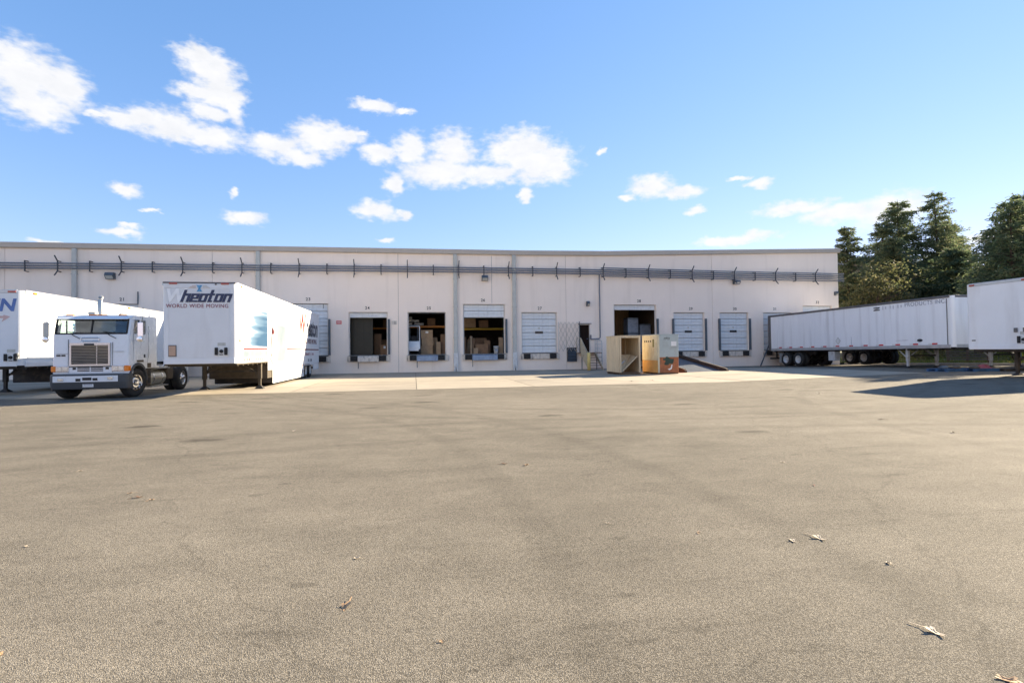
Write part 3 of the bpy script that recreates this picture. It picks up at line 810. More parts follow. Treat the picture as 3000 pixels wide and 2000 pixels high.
# ------------------------------------------------------------------ vehicle parts
def tyre_mb(ws):
    mb = MB()
    for a0 in ws:
        pr = [(-.10, .29), (-.135, .32), (-.145, .40), (-.135, .47), (-.10, .505), (-.05, .512), (.05, .512), (.10, .505), (.135, .47), (.145, .40), (.135, .32), (.10, .29)]
        mb.lathe([(a0 + a, r) for a, r in pr], 'x', 30)
    return mb
ME = {}
ME['tyre1'] = tyre_mb([0]).mesh('tyre', True)
ME['tyre2'] = tyre_mb([0, -.33]).mesh('tyre', True)
def rim_dish():
    mb = MB(); mb.lathe([(.095, .295), (.125, .285), (.115, .265), (.03, .245), (-.03, .20), (-.05, .13), (.0, .115), (.04, .11), (.06, .085), (.06, 0)], 'x', 26)
    for j in range(10):
        t = 2 * PI * j / 10; mb.tube([(-.05, .16 * math.cos(t), .16 * math.sin(t)), (.0, .16 * math.cos(t), .16 * math.sin(t))], .014, 6)
    return mb.mesh('rim')
def rim_chrome():
    mb = MB(); mb.lathe([(.095, .295), (.135, .285), (.125, .262), (.085, .25), (.095, .19), (.12, .165), (.12, .12), (.17, .10), (.19, .05), (.19, 0)], 'x', 28)
    return mb.mesh('rim')
def holes_me(r, a, rr, n):
    mb = MB()
    for j in range(n):
        t = 2 * PI * (j + .5) / n; mb.tube([(a - .01, r * math.cos(t), r * math.sin(t)), (a + .003, r * math.cos(t), r * math.sin(t))], rr, 10)
    return mb.mesh('hand_hole')
ME['rim_dish'] = rim_dish(); ME['rim_chrome'] = rim_chrome(); ME['holes'] = holes_me(.218, .10, .030, 10)
def wheel(parent, x, y, side, dual=True, chrome=False, r=.5, steer=0.0, rim_mat=None):
    s = r / .512
    w = link('wheel', ME['tyre2'] if dual else ME['tyre1'], M['tyre'], parent, (x, y, r), (0, 0, (0 if side > 0 else PI) + steer))
    w.scale = (1, s, s)
    rm = link('rim', ME['rim_chrome'] if chrome else ME['rim_dish'], None, w)
    if not rm.data.materials: rm.data.materials.append(M['chrome'] if chrome else M['white_rim'])
    if chrome: link('hand_hole', ME['holes'], M['black_rubber'], w)
    return w
def legs(parent, y, x, ztop, mat, foot_w=.16, gz_=0.0):
    for s in (-1, 1):
        mb = MB(); mb.cb(s * x - .075, y - .075, .42, s * x + .075, y + .075, ztop, .01); mb.box(s * x - .05, y - .05, .06, s * x + .05, y + .05, .43)
        l = mb.build('landing_leg', mat, parent)
        mb = MB(); mb.loft([[(s * x - .16, y - foot_w, .0), (s * x + .16, y - foot_w, .0), (s * x + .16, y + foot_w, .0), (s * x - .16, y + foot_w, .0)],
                            [(s * x - .16, y - foot_w, .03), (s * x + .16, y - foot_w, .03), (s * x + .16, y + foot_w, .03), (s * x - .16, y + foot_w, .03)],
                            [(s * x - .06, y - .05, .14), (s * x + .06, y - .05, .14), (s * x + .06, y + .05, .14), (s * x - .06, y + .05, .14)]], True)
        mb.build('foot', M['chassis'], l)
        mb = MB(); mb.beam((s * x, y + .05, .62), (s * x * .9, y + .75, ztop), .05, .05); mb.beam((s * x, y, .62), (s * .15, y, ztop), .05, .05)
        mb.build('brace', mat, l)
    MB().box(-x, y - .03, .70, x, y + .03, .78).build('cross_shaft', M['chassis'], parent)
def body_mesh(W, L, z0, z1, r=.16):
    pl = []
    for cx, cy, a0 in ((-W / 2 + r, r, PI), (W / 2 - r, r, 1.5 * PI)):
        for k in range(6):
            t = a0 + k * PI / 10; pl.append((cx + r * math.cos(t), cy + r * math.sin(t)))
    pl += [(W / 2, L), (-W / 2, L)]
    return MB().prism(pl, z0, z1, 'z')
def connector(parent, x, z, y=-.004):
    mb = MB(); mb.box(x - .24, y - .012, z - .17, x + .24, y, z + .17); c = mb.build('connector_panel', M['tape_white'], parent)
    mb = MB()
    for s in (-1, 1): mb.cb(x + s * .155 - .05, y - .06, z - .13, x + s * .155 + .05, y - .012, z + .13, .01)
    mb.lathe([(y - .07, 0), (y - .07, .05), (y - .012, .065)], 'y', 14, (x, 0, z)); mb.box(x - .06, y - .02, z - .13, x + .06, y - .012, z - .10)
    mb.build('glad_hand', M['black_rubber'], c)
    mb = MB(); mb.box(x - .12, y - .01, z + .19, x + .14, y, z + .30); mb.build('data_plate', M['spout'], parent)

def trailer(name, label, loc, rotz, L, W, zb, zt_, skin, axles, lg, vis, top='dark_rail', panels=True, rail='alu', pitch=0.0, leg='leg_light', tape=True, group='box trailers parked in the yard', front=None, r=.5):
    t = thing(name, label, 'trailer', loc, rotz, group)
    if pitch: t.rotation_euler = (pitch, 0, rotz)
    body_mesh(W - .03, L, zb + .05, zt_ - .02).build('body', M[skin], t)
    h0, h1 = zb + .20, zt_ - .13
    if panels:
        n = int((L - .6) / 1.22); pw = (L - .62) / n
        xc = vis * (W / 2 - .009)
        for i in range(n): MB().cb(xc - .006, .31 + i * pw + .003, h0, xc + .006, .31 + (i + 1) * pw - .003, h1, .002).build('side_panel', M[skin], t)
        MB().cb(vis * (W / 2) - .012, L - .30, zb + .02, vis * (W / 2) + .014, L + .02, zt_ + .005, .01).build('rear_post', M['dark_rail'] if top == 'dark_rail' else M['white_trailer'], t)
    for s in (-1, 1):
        mb = MB(); mb.cb(s * W / 2 - .03, .17, zt_ - .12, s * W / 2 + .02, L - .02, zt_ + .012, .01); mb.build('top_rail', M[top], t)
        mb = MB(); mb.cb(s * W / 2 - .03, .17, zb, s * W / 2 + .022, L - .32, zb + .19, .012); mb.box(s * W / 2 - .02, .19, zb + .085, s * W / 2 + .032, L - .34, zb + .11); mb.build('bottom_rail', M[rail], t)
    mb = MB(); mb.cb(-W / 2 + .16, -.014, zt_ - .12, W / 2 - .16, .03, zt_ + .008, .01); mb.build('front_rail', M[top], t)
    mb = MB(); mb.cb(-W / 2 + .16, -.014, zb + .02, W / 2 - .16, .03, zb + .20, .01); mb.build('front_sill', M[rail if front is None else skin], t)
    for x in (-.55, -.18, .18, .55):
        pass
    mb = MB()
    for i in range(int(L / .6)): mb.box(-W / 2 + .06, .3 + i * .6, zb - .09, W / 2 - .06, .36 + i * .6, zb + .05)
    mb.box(-W / 2 + .3, .2, zb - .06, W / 2 - .3, 2.2, zb + .04)
    mb.build('floor_frame', M['chassis'], t)
    a0, a1 = min(axles), max(axles)
    mb = MB()
    for s in (-1, 1): mb.box(s * .50 - .06, a0 - 1.0, zb - .28, s * .50 + .06, a1 + 1.1, zb - .08)
    for a in axles:
        mb.tube([(-W / 2 + .3, a, r), (W / 2 - .3, a, r)], .065, 10)
        for s in (-1, 1): mb.beam((s * .5, a - .5, zb - .25), (s * .5, a, r + .06), .07, .1); mb.beam((s * .5, a + .5, zb - .25), (s * .5, a, r + .06), .07, .1)
    mb.build('bogie', M['chassis'], t)
    for a in axles:
        for s in (-1, 1): wheel(t, s * (W / 2 - .155), a, s, True, False, r)
    legs(t, lg, W / 2 - .30, zb + .02, M[leg])
    for s in (-1, 1):
        MB().box(s * (W / 2 - .33) - .29, a1 + .68, .22, s * (W / 2 - .33) + .29, a1 + .70, .95).build('mud_flap', M['leg_light'] if s == vis else M['black_rubber'], t)
    mb = MB(); mb.cb(-W / 2 + .1, L - .08, .50, W / 2 - .1, L + .02, .62, .01)
    for s in (-1, 1): mb.box(s * .6 - .05, L - .07, .60, s * .6 + .05, L, zb)
    mb.build('underride_guard', M['chassis'], t)
    for s in (-1, 1): MB().cb(s * (W / 4) - W / 4 + .06, L, zb + .06, s * (W / 4) + W / 4 - .06, L + .05, zt_ - .06, .01).build('rear_door', M[skin], t)
    if tape:
        mr_, mw = MB(), MB(); y = .9; i = 0
        while y < L - .6:
            xr = vis * (W / 2 + .0005)
            mr_.box(xr - .003, y, zb + .205, xr + .003, y + .30, zb + .285)
            mw.box(xr - .003, y + .305, zb + .205, xr + .003, y + .52, zb + .285)
            y += 1.12
        mr_.build('red_reflector', M['tape_red'], t); mw.build('white_reflector', M['tape_white'], t)
    return t

# ------------------------------------------------------------------ weathered trailer backed to door 31
T4X, T4W = 27.40, 2.55
t4 = trailer('box_trailer', 'weathered white box trailer with faded lettering backed up to door 31', (T4X + T4W / 2, -15.35, gz(28, -12.5) - .02), 0,
             14.75, T4W, 1.13, 3.88, 'old_trailer', (11.55, 12.85), 2.95, -1, pitch=R(-.55))
xs4 = -T4W / 2 - .006
M['worn'] = pm('worn_print', (.58, .58, .61), .6, var=.25, scale=9)
def left_text(body, size, mat, y, z, **k): return text(body, size, M[mat], t4, (xs4 - .003, y, z), (PI / 2, 0, -PI / 2), **k)
left_text('PRODUCTS INC.', .31, 'faded', 1.55, 3.60, bold=.004, space=1.08)
for q_ in range(9): MB().box(xs4 - .005, 2.75 + q_ * .17 + .03 * (q_ % 3), 3.46 + .03 * (q_ % 2), xs4 - .003, 2.75 + q_ * .17 + .07 + .03 * (q_ % 3), 3.62 + .02 * (q_ % 3)).build('worn_print', M['old_trailer'] if q_ % 3 == 0 else M['worn'], t4)
mb = MB(); mb.prism([(4.42, 3.44), (4.86, 3.44), (4.86, 3.50), (4.55, 3.56), (4.86, 3.58), (4.86, 3.64), (4.42, 3.64), (4.42, 3.58), (4.72, 3.52), (4.42, 3.50)], xs4 - .006, xs4 - .003); mb.build('logo', M['black_print'], t4)
mb = MB(); mb.prism([(7.7, 1.47), (7.92, 1.72), (7.7, 1.97), (7.48, 1.72)], xs4 - .006, xs4 - .003); d = mb.build('placard', M['spout'], t4)
mb = MB(); mb.prism([(7.7, 1.53), (7.86, 1.72), (7.7, 1.91), (7.54, 1.72)], xs4 - .009, xs4 - .006); mb.build('placard_face', M['tape_white'], d)
mb = MB(); mb.lathe([(xs4 - .012, .0), (xs4 - .012, .07), (xs4 - .003, .085)], 'x', 16, (0, 0, 0))
mb.v = [(v[0], v[1] * 2.0 + 1.9, v[2] + 1.58) for v in mb.v]; mb.build('oval_badge', M['black_print'], t4)
MB().box(xs4 - .012, .30, 1.25, xs4 - .001, .34, 3.72).build('corner_strip', M['dark_rail'], t4)
mb = MB(); mb.box(xs4 - .008, 6.6, 1.36, xs4 - .002, 6.62, 1.95); mb.box(xs4 - .008, 2.6, 1.60, xs4 - .002, 3.4, 1.62); mb.build('repair_seam', M['faded'], t4)
mb = MB(); mb.cb(-1.15, 8.2, .42, -.70, 8.75, 1.05, .02); mb.build('tool_box', M['leg_light'], t4)
connector(t4, .1, 1.65)

# trailer beyond it at door 32
t6 = trailer('box_trailer', 'white box trailer at door 32 behind the weathered one, wheels showing below', (30.95 + 1.25, -16.75, gz(31, -14) - .02), 0,
             16.1, 2.5, 1.15, 3.82, 'old_trailer', (10.9, 12.15), 2.65, -1, panels=False, tape=False)

# trailer parked across the right-hand side, its front towards the yard
t5 = trailer('box_trailer', 'clean white box trailer parked crosswise, its blank front towards the yard', (22.15, -20.28 - 1.25, .155), -PI / 2,
             13.6, 2.5, 1.10, 3.76, 'clean_trailer', (10.9, 12.2), 2.15, 1, panels=False, tape=False, top='alu', front='skin', leg='chassis')
connector(t5, .88, 1.48)
for x in (.62, .93):
    MB().cb(x - .06, -.05, 1.76, x + .06, -.005, 1.92, .01).build('air_line_box', M['dark_rail'], t5)
for x in (-.95, .95): MB().cb(x - .10, -.04, 3.66, x + .10, -.012, 3.72, .01).build('marker_lamp', M['red'], t5)
MB().box(-1.0, -.02, 1.46, -.86, -.006, 1.50).build('data_plate', M['black_print'], t5)
# the next trailer of that row, just out of sight
t7 = trailer('box_trailer', 'white box trailer at the yard edge, known by its shadow on the asphalt', (24.6, -25.6, .15), -PI / 2,
             13.6, 2.5, 1.10, 3.76, 'white_trailer', (10.9, 12.2), 2.15, 1, panels=False, tape=False, top='alu')

# ------------------------------------------------------------------ trailer on the far left
t1 = trailer('box_trailer', 'white box trailer with blue lettering and an arrow on its front, left of the tractor', (-14.17 - 1.25, -15.9, 0), 0,
             15.0, 2.5, 1.07, 3.90, 'white_trailer', (12.2, 13.5), 2.6, 1, top='alu', rail='white_trailer', leg='chassis', front='skin', tape=False)
text('UN', .62, M['blue_letter'], t1, (.52, -.006, 3.32), bold=.022, shear=.18, sx=1.08)
mb = MB(); mb.prism([(.1, 2.86), (.66, 2.86), (.60, 2.72), (.88, 2.92), (.66, 2.98), (.66, 2.94), (.1, 2.94)], -.008, -.005, 'y'); mb.build('arrow', pm('pale_red_print', (.62, .42, .40), .5), t1)
connector(t1, .90, 1.42)
MB().cb(-1.22, 3.4, .35, 1.22, 11.0, 1.08, .02).build('belly_box', M['chassis'], t1)
mb = MB(); mb.lathe([(-.06, 0), (-.06, .07), (-.006, .085)], 'y', 14, (1.08, 0, 1.50)); mb.build('socket', M['bumper_grey'], t1)
for x in (-.8, .93): MB().cb(x - .13, -.035, 3.80, x + .13, -.015, 3.86, .01).build('marker_lamp', M['red'], t1)
for y in (.55, 7.4): MB().cb(1.27, y, 3.79, 1.31, y + .18, 3.86, .01).build('side_marker_lamp', M['amber'], t1)
for q_, (za, zb_) in enumerate(((2.72, 2.80), (2.58, 2.66), (2.42, 2.50), (1.72, 1.84))): MB().box(1.253, 3.0, za, 1.257, 6.8 - .2 * q_, zb_).build('side_stripe', M['blue_letter'], t1)
mb = MB(); mb.box(1.253, 3.3, 1.92, 1.257, 6.6, 2.02); mb.build('side_stripe', M['red_letter'], t1)

# ------------------------------------------------------------------ moving van trailer
WW, WL, WB, WT = 2.38, 16.6, 1.12, 3.97
w = thing('moving_trailer', 'white drop-frame moving van trailer with dark italic lettering backed to door 23', 'trailer', (-6.15 - WW / 2, -18.2, 0), 0, 'box trailers parked in the yard')
body_mesh(WW - .02, WL, WB, WT - .03, .10).build('body', M['white_trailer'], w)
rx = WW / 2
# side skin in sheets on the sunny side, stopping above the belly boxes
sheets = [(.12, 4.12, WB), (4.13, 7.54, .74), (7.56, 12.0, .74), (12.02, 14.9, .74), (14.92, WL - .02, .82)]
for a, b, z in sheets: MB().cb(rx - .014, a, max(z, WB + .0) if a < 4 else z, rx + .004, b, WT - .13, .004).build('side_panel', M['white_trailer'], w)
MB().cb(-rx, 4.13, .74, -rx + .02, WL - .02, WB, .004).build('side_panel', M['white_trailer'], w)
for s in (-1, 1):
    mb = MB(); mb.cb(s * rx - .04, .1, WT - .12, s * rx + .016, WL, WT + .0, .012); mb.build('top_rail', M['white_trailer'] if s > 0 else M['alu'], w)
mb = MB(); mb.cb(-rx + .02, -.018, WT - .05, rx - .02, .04, WT + .0, .01); mb.build('front_rail', M['dark_rail'], w)
mb = MB(); mb.cb(-rx + .06, -.012, WT - .22, rx - .06, .02, WT - .06, .01); mb.build('front_header', M['white_trailer'], w)
mb = MB(); mb.cb(-rx + .06, -.012, WB, rx - .06, .02, WB + .19, .01); mb.build('front_sill', M['white_trailer'], w)
for s in (-1, 1):
    MB().cb(s * (rx - .20) - .012, -.01, WB + .2, s * (rx - .20) + .012, .02, WT - .24, .004).build('front_rib', M['white_trailer'], w)
for x in (-.83, .83): MB().cb(x - .13, -.045, WT - .085, x + .13, -.018, WT - .03, .01).build('marker_lamp', M['red'], w)
for y, z, a in ((.5, WT - .09, 'yellow'), (.32, 1.93, 'amber')): MB().cb(rx + .005, y - .07, z - .03, rx + .04, y + .07, z + .03, .01).build('side_marker_lamp', M['amber'], w)
mb = MB(); mb.cb(.5, -.045, WT - .10, .56, -.018, WT - .04, .01); mb.build('vent', M['dark_rail'], w)
connector(w, .70, 1.55)
mb = MB(); mb.cb(-.99, -.03, 1.38, -.73, -.004, 1.78, .01); d = mb.build('permit_box', M['dark_rail'], w)
mb = MB(); mb.box(-.965, -.036, 1.41, -.755, -.03, 1.75); mb.build('permit_card', pm('tan_card', (.55, .36, .25), .7), d)
MB().cb(-rx + .22, -.008, WB + .2, rx - .22, .02, WT - .23, .003).build('front_panel', M['front_skin'], w)
# front lettering
fy = -.018
text('W', .62, M['grey_letter'], w, (-.80, fy, 3.475), shear=.25, bold=.022, sx=.95)
GL = {'h': [(0, 0, .22, 1), (.22, .52, .62, .70), (.40, 0, .62, .52)], 'e': [(0, 0, .22, .70), (.22, .54, .62, .70), (.40, .26, .62, .54), (.22, .26, .40, .40), (.22, 0, .62, .15)],
      'a': [(0, 0, .22, .70), (.22, .54, .40, .70), (.22, 0, .40, .15), (.40, 0, .62, .70)], 't': [(.08, 0, .30, 1), (-.06, .55, .08, .70), (.30, .55, .46, .70), (.30, 0, .42, .14)],
      'o': [(0, 0, .22, .70), (.22, .54, .40, .70), (.22, 0, .40, .15), (.40, 0, .62, .70)], 'n': [(0, 0, .22, .70), (.22, .52, .62, .70), (.40, 0, .62, .52)]}
ox = -.62
for ch in 'heaton':                                        # heavy slanted block lettering
    mb = MB()
    for (a, b, c, d_) in GL[ch]:
        sh = lambda x, z: (ox + x * .43 + z * .15, 3.265 + z * .43)
        mb.prism([sh(a, b), sh(c, b), sh(c, d_), sh(a, d_)], fy - .004, fy - .001, 'y')
    mb.build('letter', M['navy'], w)
    ox += (.56 if ch == 't' else .685) * .405
text('WORLD WIDE MOVING', .185, M['maroon'], w, (-.06, fy, 3.13), sx=.92, space=1.12, bold=0)
mb = MB(); mb.prism([(-.10, 3.86), (.10, 3.86), (.03, 3.74), (.09, 3.63), (-.09, 3.63), (-.03, 3.74)], fy - .002, fy, 'y'); mb.build('emblem', pm('emblem_blue', (.12, .33, .55), .5, var=.5, scale=25), w)
for s in (-1, 1):
    mb = MB()
    for k in range(3): mb.box(s * .11 if s > 0 else -.34 + .05 * k, fy - .002, 3.76 + .035 * k, .34 - .05 * k if s > 0 else -.11, fy, 3.785 + .035 * k)
    mb.build('emblem_wing', pm('emblem_wing', (.62, .52, .48), .5) if s < 0 else M['white_rim'], w)
# side livery
M['deep_red'] = pm('livery_red', (.16, .02, .012), .5)
M['deep_navy'] = pm('livery_navy', (.02, .026, .05), .5)
M['deep_maroon'] = pm('livery_maroon', (.12, .02, .025), .5)
def grad_mat():
    m = bpy.data.materials.new('blue_streak_print'); m.use_nodes = True
    t = m.node_tree; b = t.nodes['Principled BSDF']
    tc = t.nodes.new('ShaderNodeTexCoord'); sx = t.nodes.new('ShaderNodeSeparateXYZ'); t.links.new(tc.outputs['Object'], sx.inputs[0])
    n = t.nodes.new('ShaderNodeTexNoise'); n.inputs['Scale'].default_value = 2.4
    mp = t.nodes.new('ShaderNodeMapping'); mp.inputs['Scale'].default_value = (1, .05, 2.6); t.links.new(tc.outputs['Object'], mp.inputs[0]); t.links.new(mp.outputs[0], n.inputs['Vector'])
    a = t.nodes.new('ShaderNodeMapRange'); a.inputs[1].default_value = .3; a.inputs[2].default_value = 3.6; t.links.new(sx.outputs[1], a.inputs[0])
    z = t.nodes.new('ShaderNodeMapRange'); z.inputs[1].default_value = 3.2; z.inputs[2].default_value = 2.0; t.links.new(sx.outputs[2], z.inputs[0])
    q = t.nodes.new('ShaderNodeMath'); q.operation = 'MULTIPLY'; t.links.new(a.outputs[0], q.inputs[0]); t.links.new(z.outputs[0], q.inputs[1])
    p = t.nodes.new('ShaderNodeMath'); p.operation = 'MULTIPLY_ADD'; p.inputs[1].default_value = 1.7; p.inputs[2].default_value = -.35; t.links.new(n.outputs['Fac'], p.inputs[0])
    q2 = t.nodes.new('ShaderNodeMath'); q2.operation = 'ADD'; t.links.new(q.outputs[0], q2.inputs[0]); t.links.new(p.outputs[0], q2.inputs[1])
    q3 = t.nodes.new('ShaderNodeMath'); q3.operation = 'MULTIPLY'; t.links.new(q2.outputs[0], q3.inputs[0]); t.links.new(a.outputs[0], q3.inputs[1])
    r = t.nodes.new('ShaderNodeValToRGB'); r.color_ramp.elements[0].color = (.70, .72, .74, 1); r.color_ramp.elements[1].color = (.02, .07, .14, 1)
    e = r.color_ramp.elements.new(.5); e.color = (.10, .17, .25, 1)
    t.links.new(q3.outputs[0], r.inputs[0]); t.links.new(r.outputs[0], b.inputs['Base Color']); b.inputs['Roughness'].default_value = .45
    return m
MB().box(rx + .0045, .45, 1.74, rx + .007, 4.05, 3.22).build('blue_streak', grad_mat(), w)
mb = MB(); mb.box(rx + .0045, .75, 1.60, rx + .008, 4.05, 1.67); mb.box(rx + .0045, 7.58, 1.62, rx + .008, 16.5, 1.69); mb.build('red_stripe', M['deep_red'], w)
pale = pm('pale_blue_print', (.175, .215, .25), .45, var=.15, scale=1.5)
mb = MB(); mb.box(rx + .0045, .75, 1.34, rx + .0075, 4.05, 1.55); mb.box(rx + .0045, 5.7, 1.1, rx + .0075, 7.4, 2.75); mb.build('pale_panel', pale, w)
mb = MB()
pts = [(4.75, 2.95), (4.85, 2.5), (4.7, 2.0), (4.8, 1.5), (4.55, 1.2), (5.0, .95), (5.8, .85)]
for p, q in zip(pts[:-1], pts[1:]): mb.add([(rx + .006, p[0] - .09, p[1]), (rx + .006, p[0] + .09, p[1]), (rx + .006, q[0] + .09, q[1]), (rx + .006, q[0] - .09, q[1])], [(0, 1, 2, 3)])
mb.add([(rx + .006, 4.85, 2.6), (rx + .006, 5.3, 2.45), (rx + .006, 5.2, 2.3), (rx + .006, 4.8, 2.3)], [(0, 1, 2, 3)])
mb.build('red_scroll', pm('scroll_red', (.12, .022, .028), .5, var=.3), w)
sxr = rx + .006
text('W', 1.62, M['deep_red'], w, (sxr, 11.3, 3.0), (PI / 2, 0, PI / 2), bold=.06, shear=.15, sx=1.0)
text('heaton', 1.5, M['deep_navy'], w, (sxr, 14.25, 2.93), (PI / 2, 0, PI / 2), bold=.05, shear=.2, sx=.88)
text('WORLD WIDE MOVING', .40, M['deep_maroon'], w, (sxr, 13.5, 2.13), (PI / 2, 0, PI / 2), bold=.008, sx=1.05)
def blurred_line(parent, mat, y0, y1, z, h, n, x, seed):
    q = random.Random(seed); mb = MB(); y = y0; st = (y1 - y0) / n
    for i in range(n):
        if q.random() < .85: mb.box(x - .001, y, z - h / 2, x + .001, y + st * q.uniform(.45, .75), z + h / 2 * q.uniform(.4, 1))
        y += st
    mb.build('small_print', M[mat], parent)
blurred_line(w, 'maroon', 12.2, 14.8, 1.40, .17, 12, sxr + .001, 1)
blurred_line(w, 'faded', 8.2, 9.0, 1.18, .2, 3, sxr + .001, 2); blurred_line(w, 'faded', 9.3, 10.4, 1.46, .12, 4, sxr + .001, 3)
blurred_line(w, 'black_print', 12.9, 14.2, 1.05, .2, 5, sxr + .001, 4)
mr_ = MB()
for i in range(11): mr_.box(rx + .0045, .85 + i * .29, 1.19, rx + .007, 1.0 + i * .29, 1.28)
for i in range(32): mr_.box(rx + .0045, 4.2 + i * .29, .755, rx + .007, 4.34 + i * .29, .83)
mr_.build('red_reflector', M['deep_red'], w)
# belly
mb = MB(); mb.cb(-rx + .01, 4.9, .16, rx - .012, 11.75, WB + .02, .02); mb.build('belly_box', M['chassis'], w)
for i in range(6):
    a = 4.9 + i * 1.14
    mb = MB(); mb.cb(rx - .012, a + .012, .14, rx + .006, a + 1.125, .735, .006); b_ = mb.build('belly_door', M['white_trailer'], w)
    mb = MB(); mb.box(rx + .006, a + .5, .38, rx + .03, a + .55, .52); mb.box(rx + .006, a + .95, .40, rx + .025, a + .99, .50); mb.build('latch', M['chassis'], b_)
mb = MB(); mb.box(-rx + .04, 4.2, .40, rx - .04, 4.9, WB); mb.box(-rx + .08, 4.08, .55, rx - .5, 4.2, WB); mb.build('gooseneck_front', M['chassis_brown'], w)
mb = MB()
for i in range(7): mb.box(-rx + .05, .3 + i * .6, WB - .10, rx - .05, .37 + i * .6, WB + .01)
mb.box(-rx + .02, .1, WB - .05, rx - .02, 4.1, WB + .012)
mb.build('floor_frame', M['chassis_brown'], w)
legs(w, 3.42, 1.05, WB, M['chassis_brown'])
for a in (12.45, 13.75):
    for s in (-1, 1): wheel(w, s * (rx - .155), a, s, True, False, .45)
mb = MB()
for a in (12.45, 13.75): mb.tube([(-rx + .3, a, .45), (rx - .3, a, .45)], .07, 8)
for s in (-1, 1): mb.box(s * .45 - .05, 11.8, .62, s * .45 + .05, 16.3, .80)
mb.build('bogie', M['chassis'], w)
for s in (-1, 1): MB().cb(s * (rx - .012) - .012, 14.6, .42, s * (rx - .012) + .012, 16.5, .81, .005).build('rear_skirt', M['white_trailer'], w)
mb = MB(); mb.box(-rx + .1, WL - .1, .45, rx - .1, WL, .56); mb.build('underride_guard', M['chassis'], w)
for s in (-1, 1): MB().cb(s * rx / 2 - rx / 2 + .04, WL, .85, s * rx / 2 + rx / 2 - .04, WL + .05, WT - .05, .01).build('rear_door', M['white_trailer'], w)

# ------------------------------------------------------------------ cab-over tractor
k = thing('tractor_unit', 'white flat-nosed tractor with chrome grille and amber roof lamps beside the moving trailer', 'truck', (-10.66, -18.3, 0))
HW = 1.14
def ring(z, y0, c=.07, hw=HW, ys=.30):
    pts = [(-hw, y0 + ys, z)]
    for i in range(5):
        t = PI + i * PI / 8; pts.append((-hw + c + c * math.cos(t), y0 + c + c * math.sin(t), z))
    for i in range(1, 8):
        u = -hw + c + (2 * hw - 2 * c) * i / 8; pts.append((u, y0 - .025 * (1 - (u / hw) ** 2), z))
    for i in range(5):
        t = 1.5 * PI + i * PI / 8; pts.append((hw - c + c * math.cos(t), y0 + c + c * math.sin(t), z))
    pts.append((hw, y0 + ys, z))
    return pts
mb = MB()
mb.loft([ring(.84, .015), ring(.88, 0), ring(1.5, .01), ring(2.16, .03), ring(2.19, .045)])
# windscreen pillars: outer slices of the raked rings
ra, rb_ = ring(2.19, .045), ring(2.68, .17)
for sl in (slice(0, 6), slice(13, 19)):
    mb.loft([ra[sl], rb_[sl]])
mb.loft([ring(2.68, .17), ring(2.73, .16), ring(2.80, .24), ring(2.835, .45, ys=.2)])
def side(poly):
    for s in (-1, 1): mb.prism(poly, s * HW - (.03 if s > 0 else 0), s * HW + (0 if s > 0 else .03))
Y0 = .30
side([(Y0, 1.16), (1.22, 1.16), (1.22, 2.19), (Y0, 2.19)])                       # door skin
side([(Y0 + .02, 2.19), (.36, 2.19), (.47, 2.68), (.40, 2.68)])
side([(.42, 2.68), (1.22, 2.68), (1.22, 2.835), (.62, 2.835)])
side([(1.22, .98), (2.02, .98), (2.02, 2.78), (1.95, 2.86), (1.22, 2.835)])
ap = [(0.62 + .60 * math.cos(t), .52 + .60 * math.sin(t)) for t in [R(a) for a in (178, 160, 140, 122, 104, 90)]]
side([(.30, .86)] + [(max(.30, a), b) for a, b in []] + [(.30, 1.16), (.62, 1.16)] + [(.62, 1.12), (.45, 1.10), (.33, 1.02)])
side([(.62, 1.16), (1.22, 1.16), (1.22, .98), (1.14, .84), (1.05, .95), (.9, 1.06), (.76, 1.11), (.62, 1.12)])
mb.box(-HW + .031, 1.985, .98, HW - .031, 2.015, 2.80)
mb.add([(-HW, .64, 2.835), (HW, .64, 2.835), (HW, 1.22, 2.835), (HW, 1.95, 2.86), (-HW, 1.95, 2.86), (-HW, 1.22, 2.835)], [(0, 1, 2, 5), (5, 2, 3, 4)])
mb.add([(-HW, 1.95, 2.86), (HW, 1.95, 2.86), (HW, 2.015, 2.79), (-HW, 2.015, 2.79)], [(0, 1, 2, 3)])
mb.box(-HW + .04, .1, 1.10, HW - .04, 1.98, 1.15)
cab = mb.build('cab', M['truck_white'], k)
# windscreen, two panes with a centre bar
def wpt(i, f): 
    a, b = ra[i], rb_[i]; return tuple(a[q] + (b[q] - a[q]) * f for q in range(3))
for sl in (range(5, 10), range(9, 14)):
    idx = list(sl)
    MB().loft([[(wpt(i, .04)[0], wpt(i, .04)[1] + .012, wpt(i, .04)[2]) for i in idx], [(wpt(i, .96)[0], wpt(i, .96)[1] + .012, wpt(i, .96)[2]) for i in idx]]).build('windscreen', M['glass'], k)
mb = MB(); a, b = wpt(9, 0), wpt(9, 1); mb.beam((a[0], a[1], a[2]), (b[0], b[1], b[2]), .04, .03)
for f in (.0, 1.0):
    for i in range(5, 13): mb.beam(wpt(i, f), wpt(i + 1, f), .03, .05)
for i in (5, 13): mb.beam(wpt(i, 0), wpt(i, 1), .04, .05)
mb.build('windscreen_seal', M['black_rubber'], k)
MB().prism([(.17, 2.70), (.05, 2.675), (.05, 2.69), (.17, 2.74)], -HW + .06, HW - .06).build('visor', M['truck_white'], k)
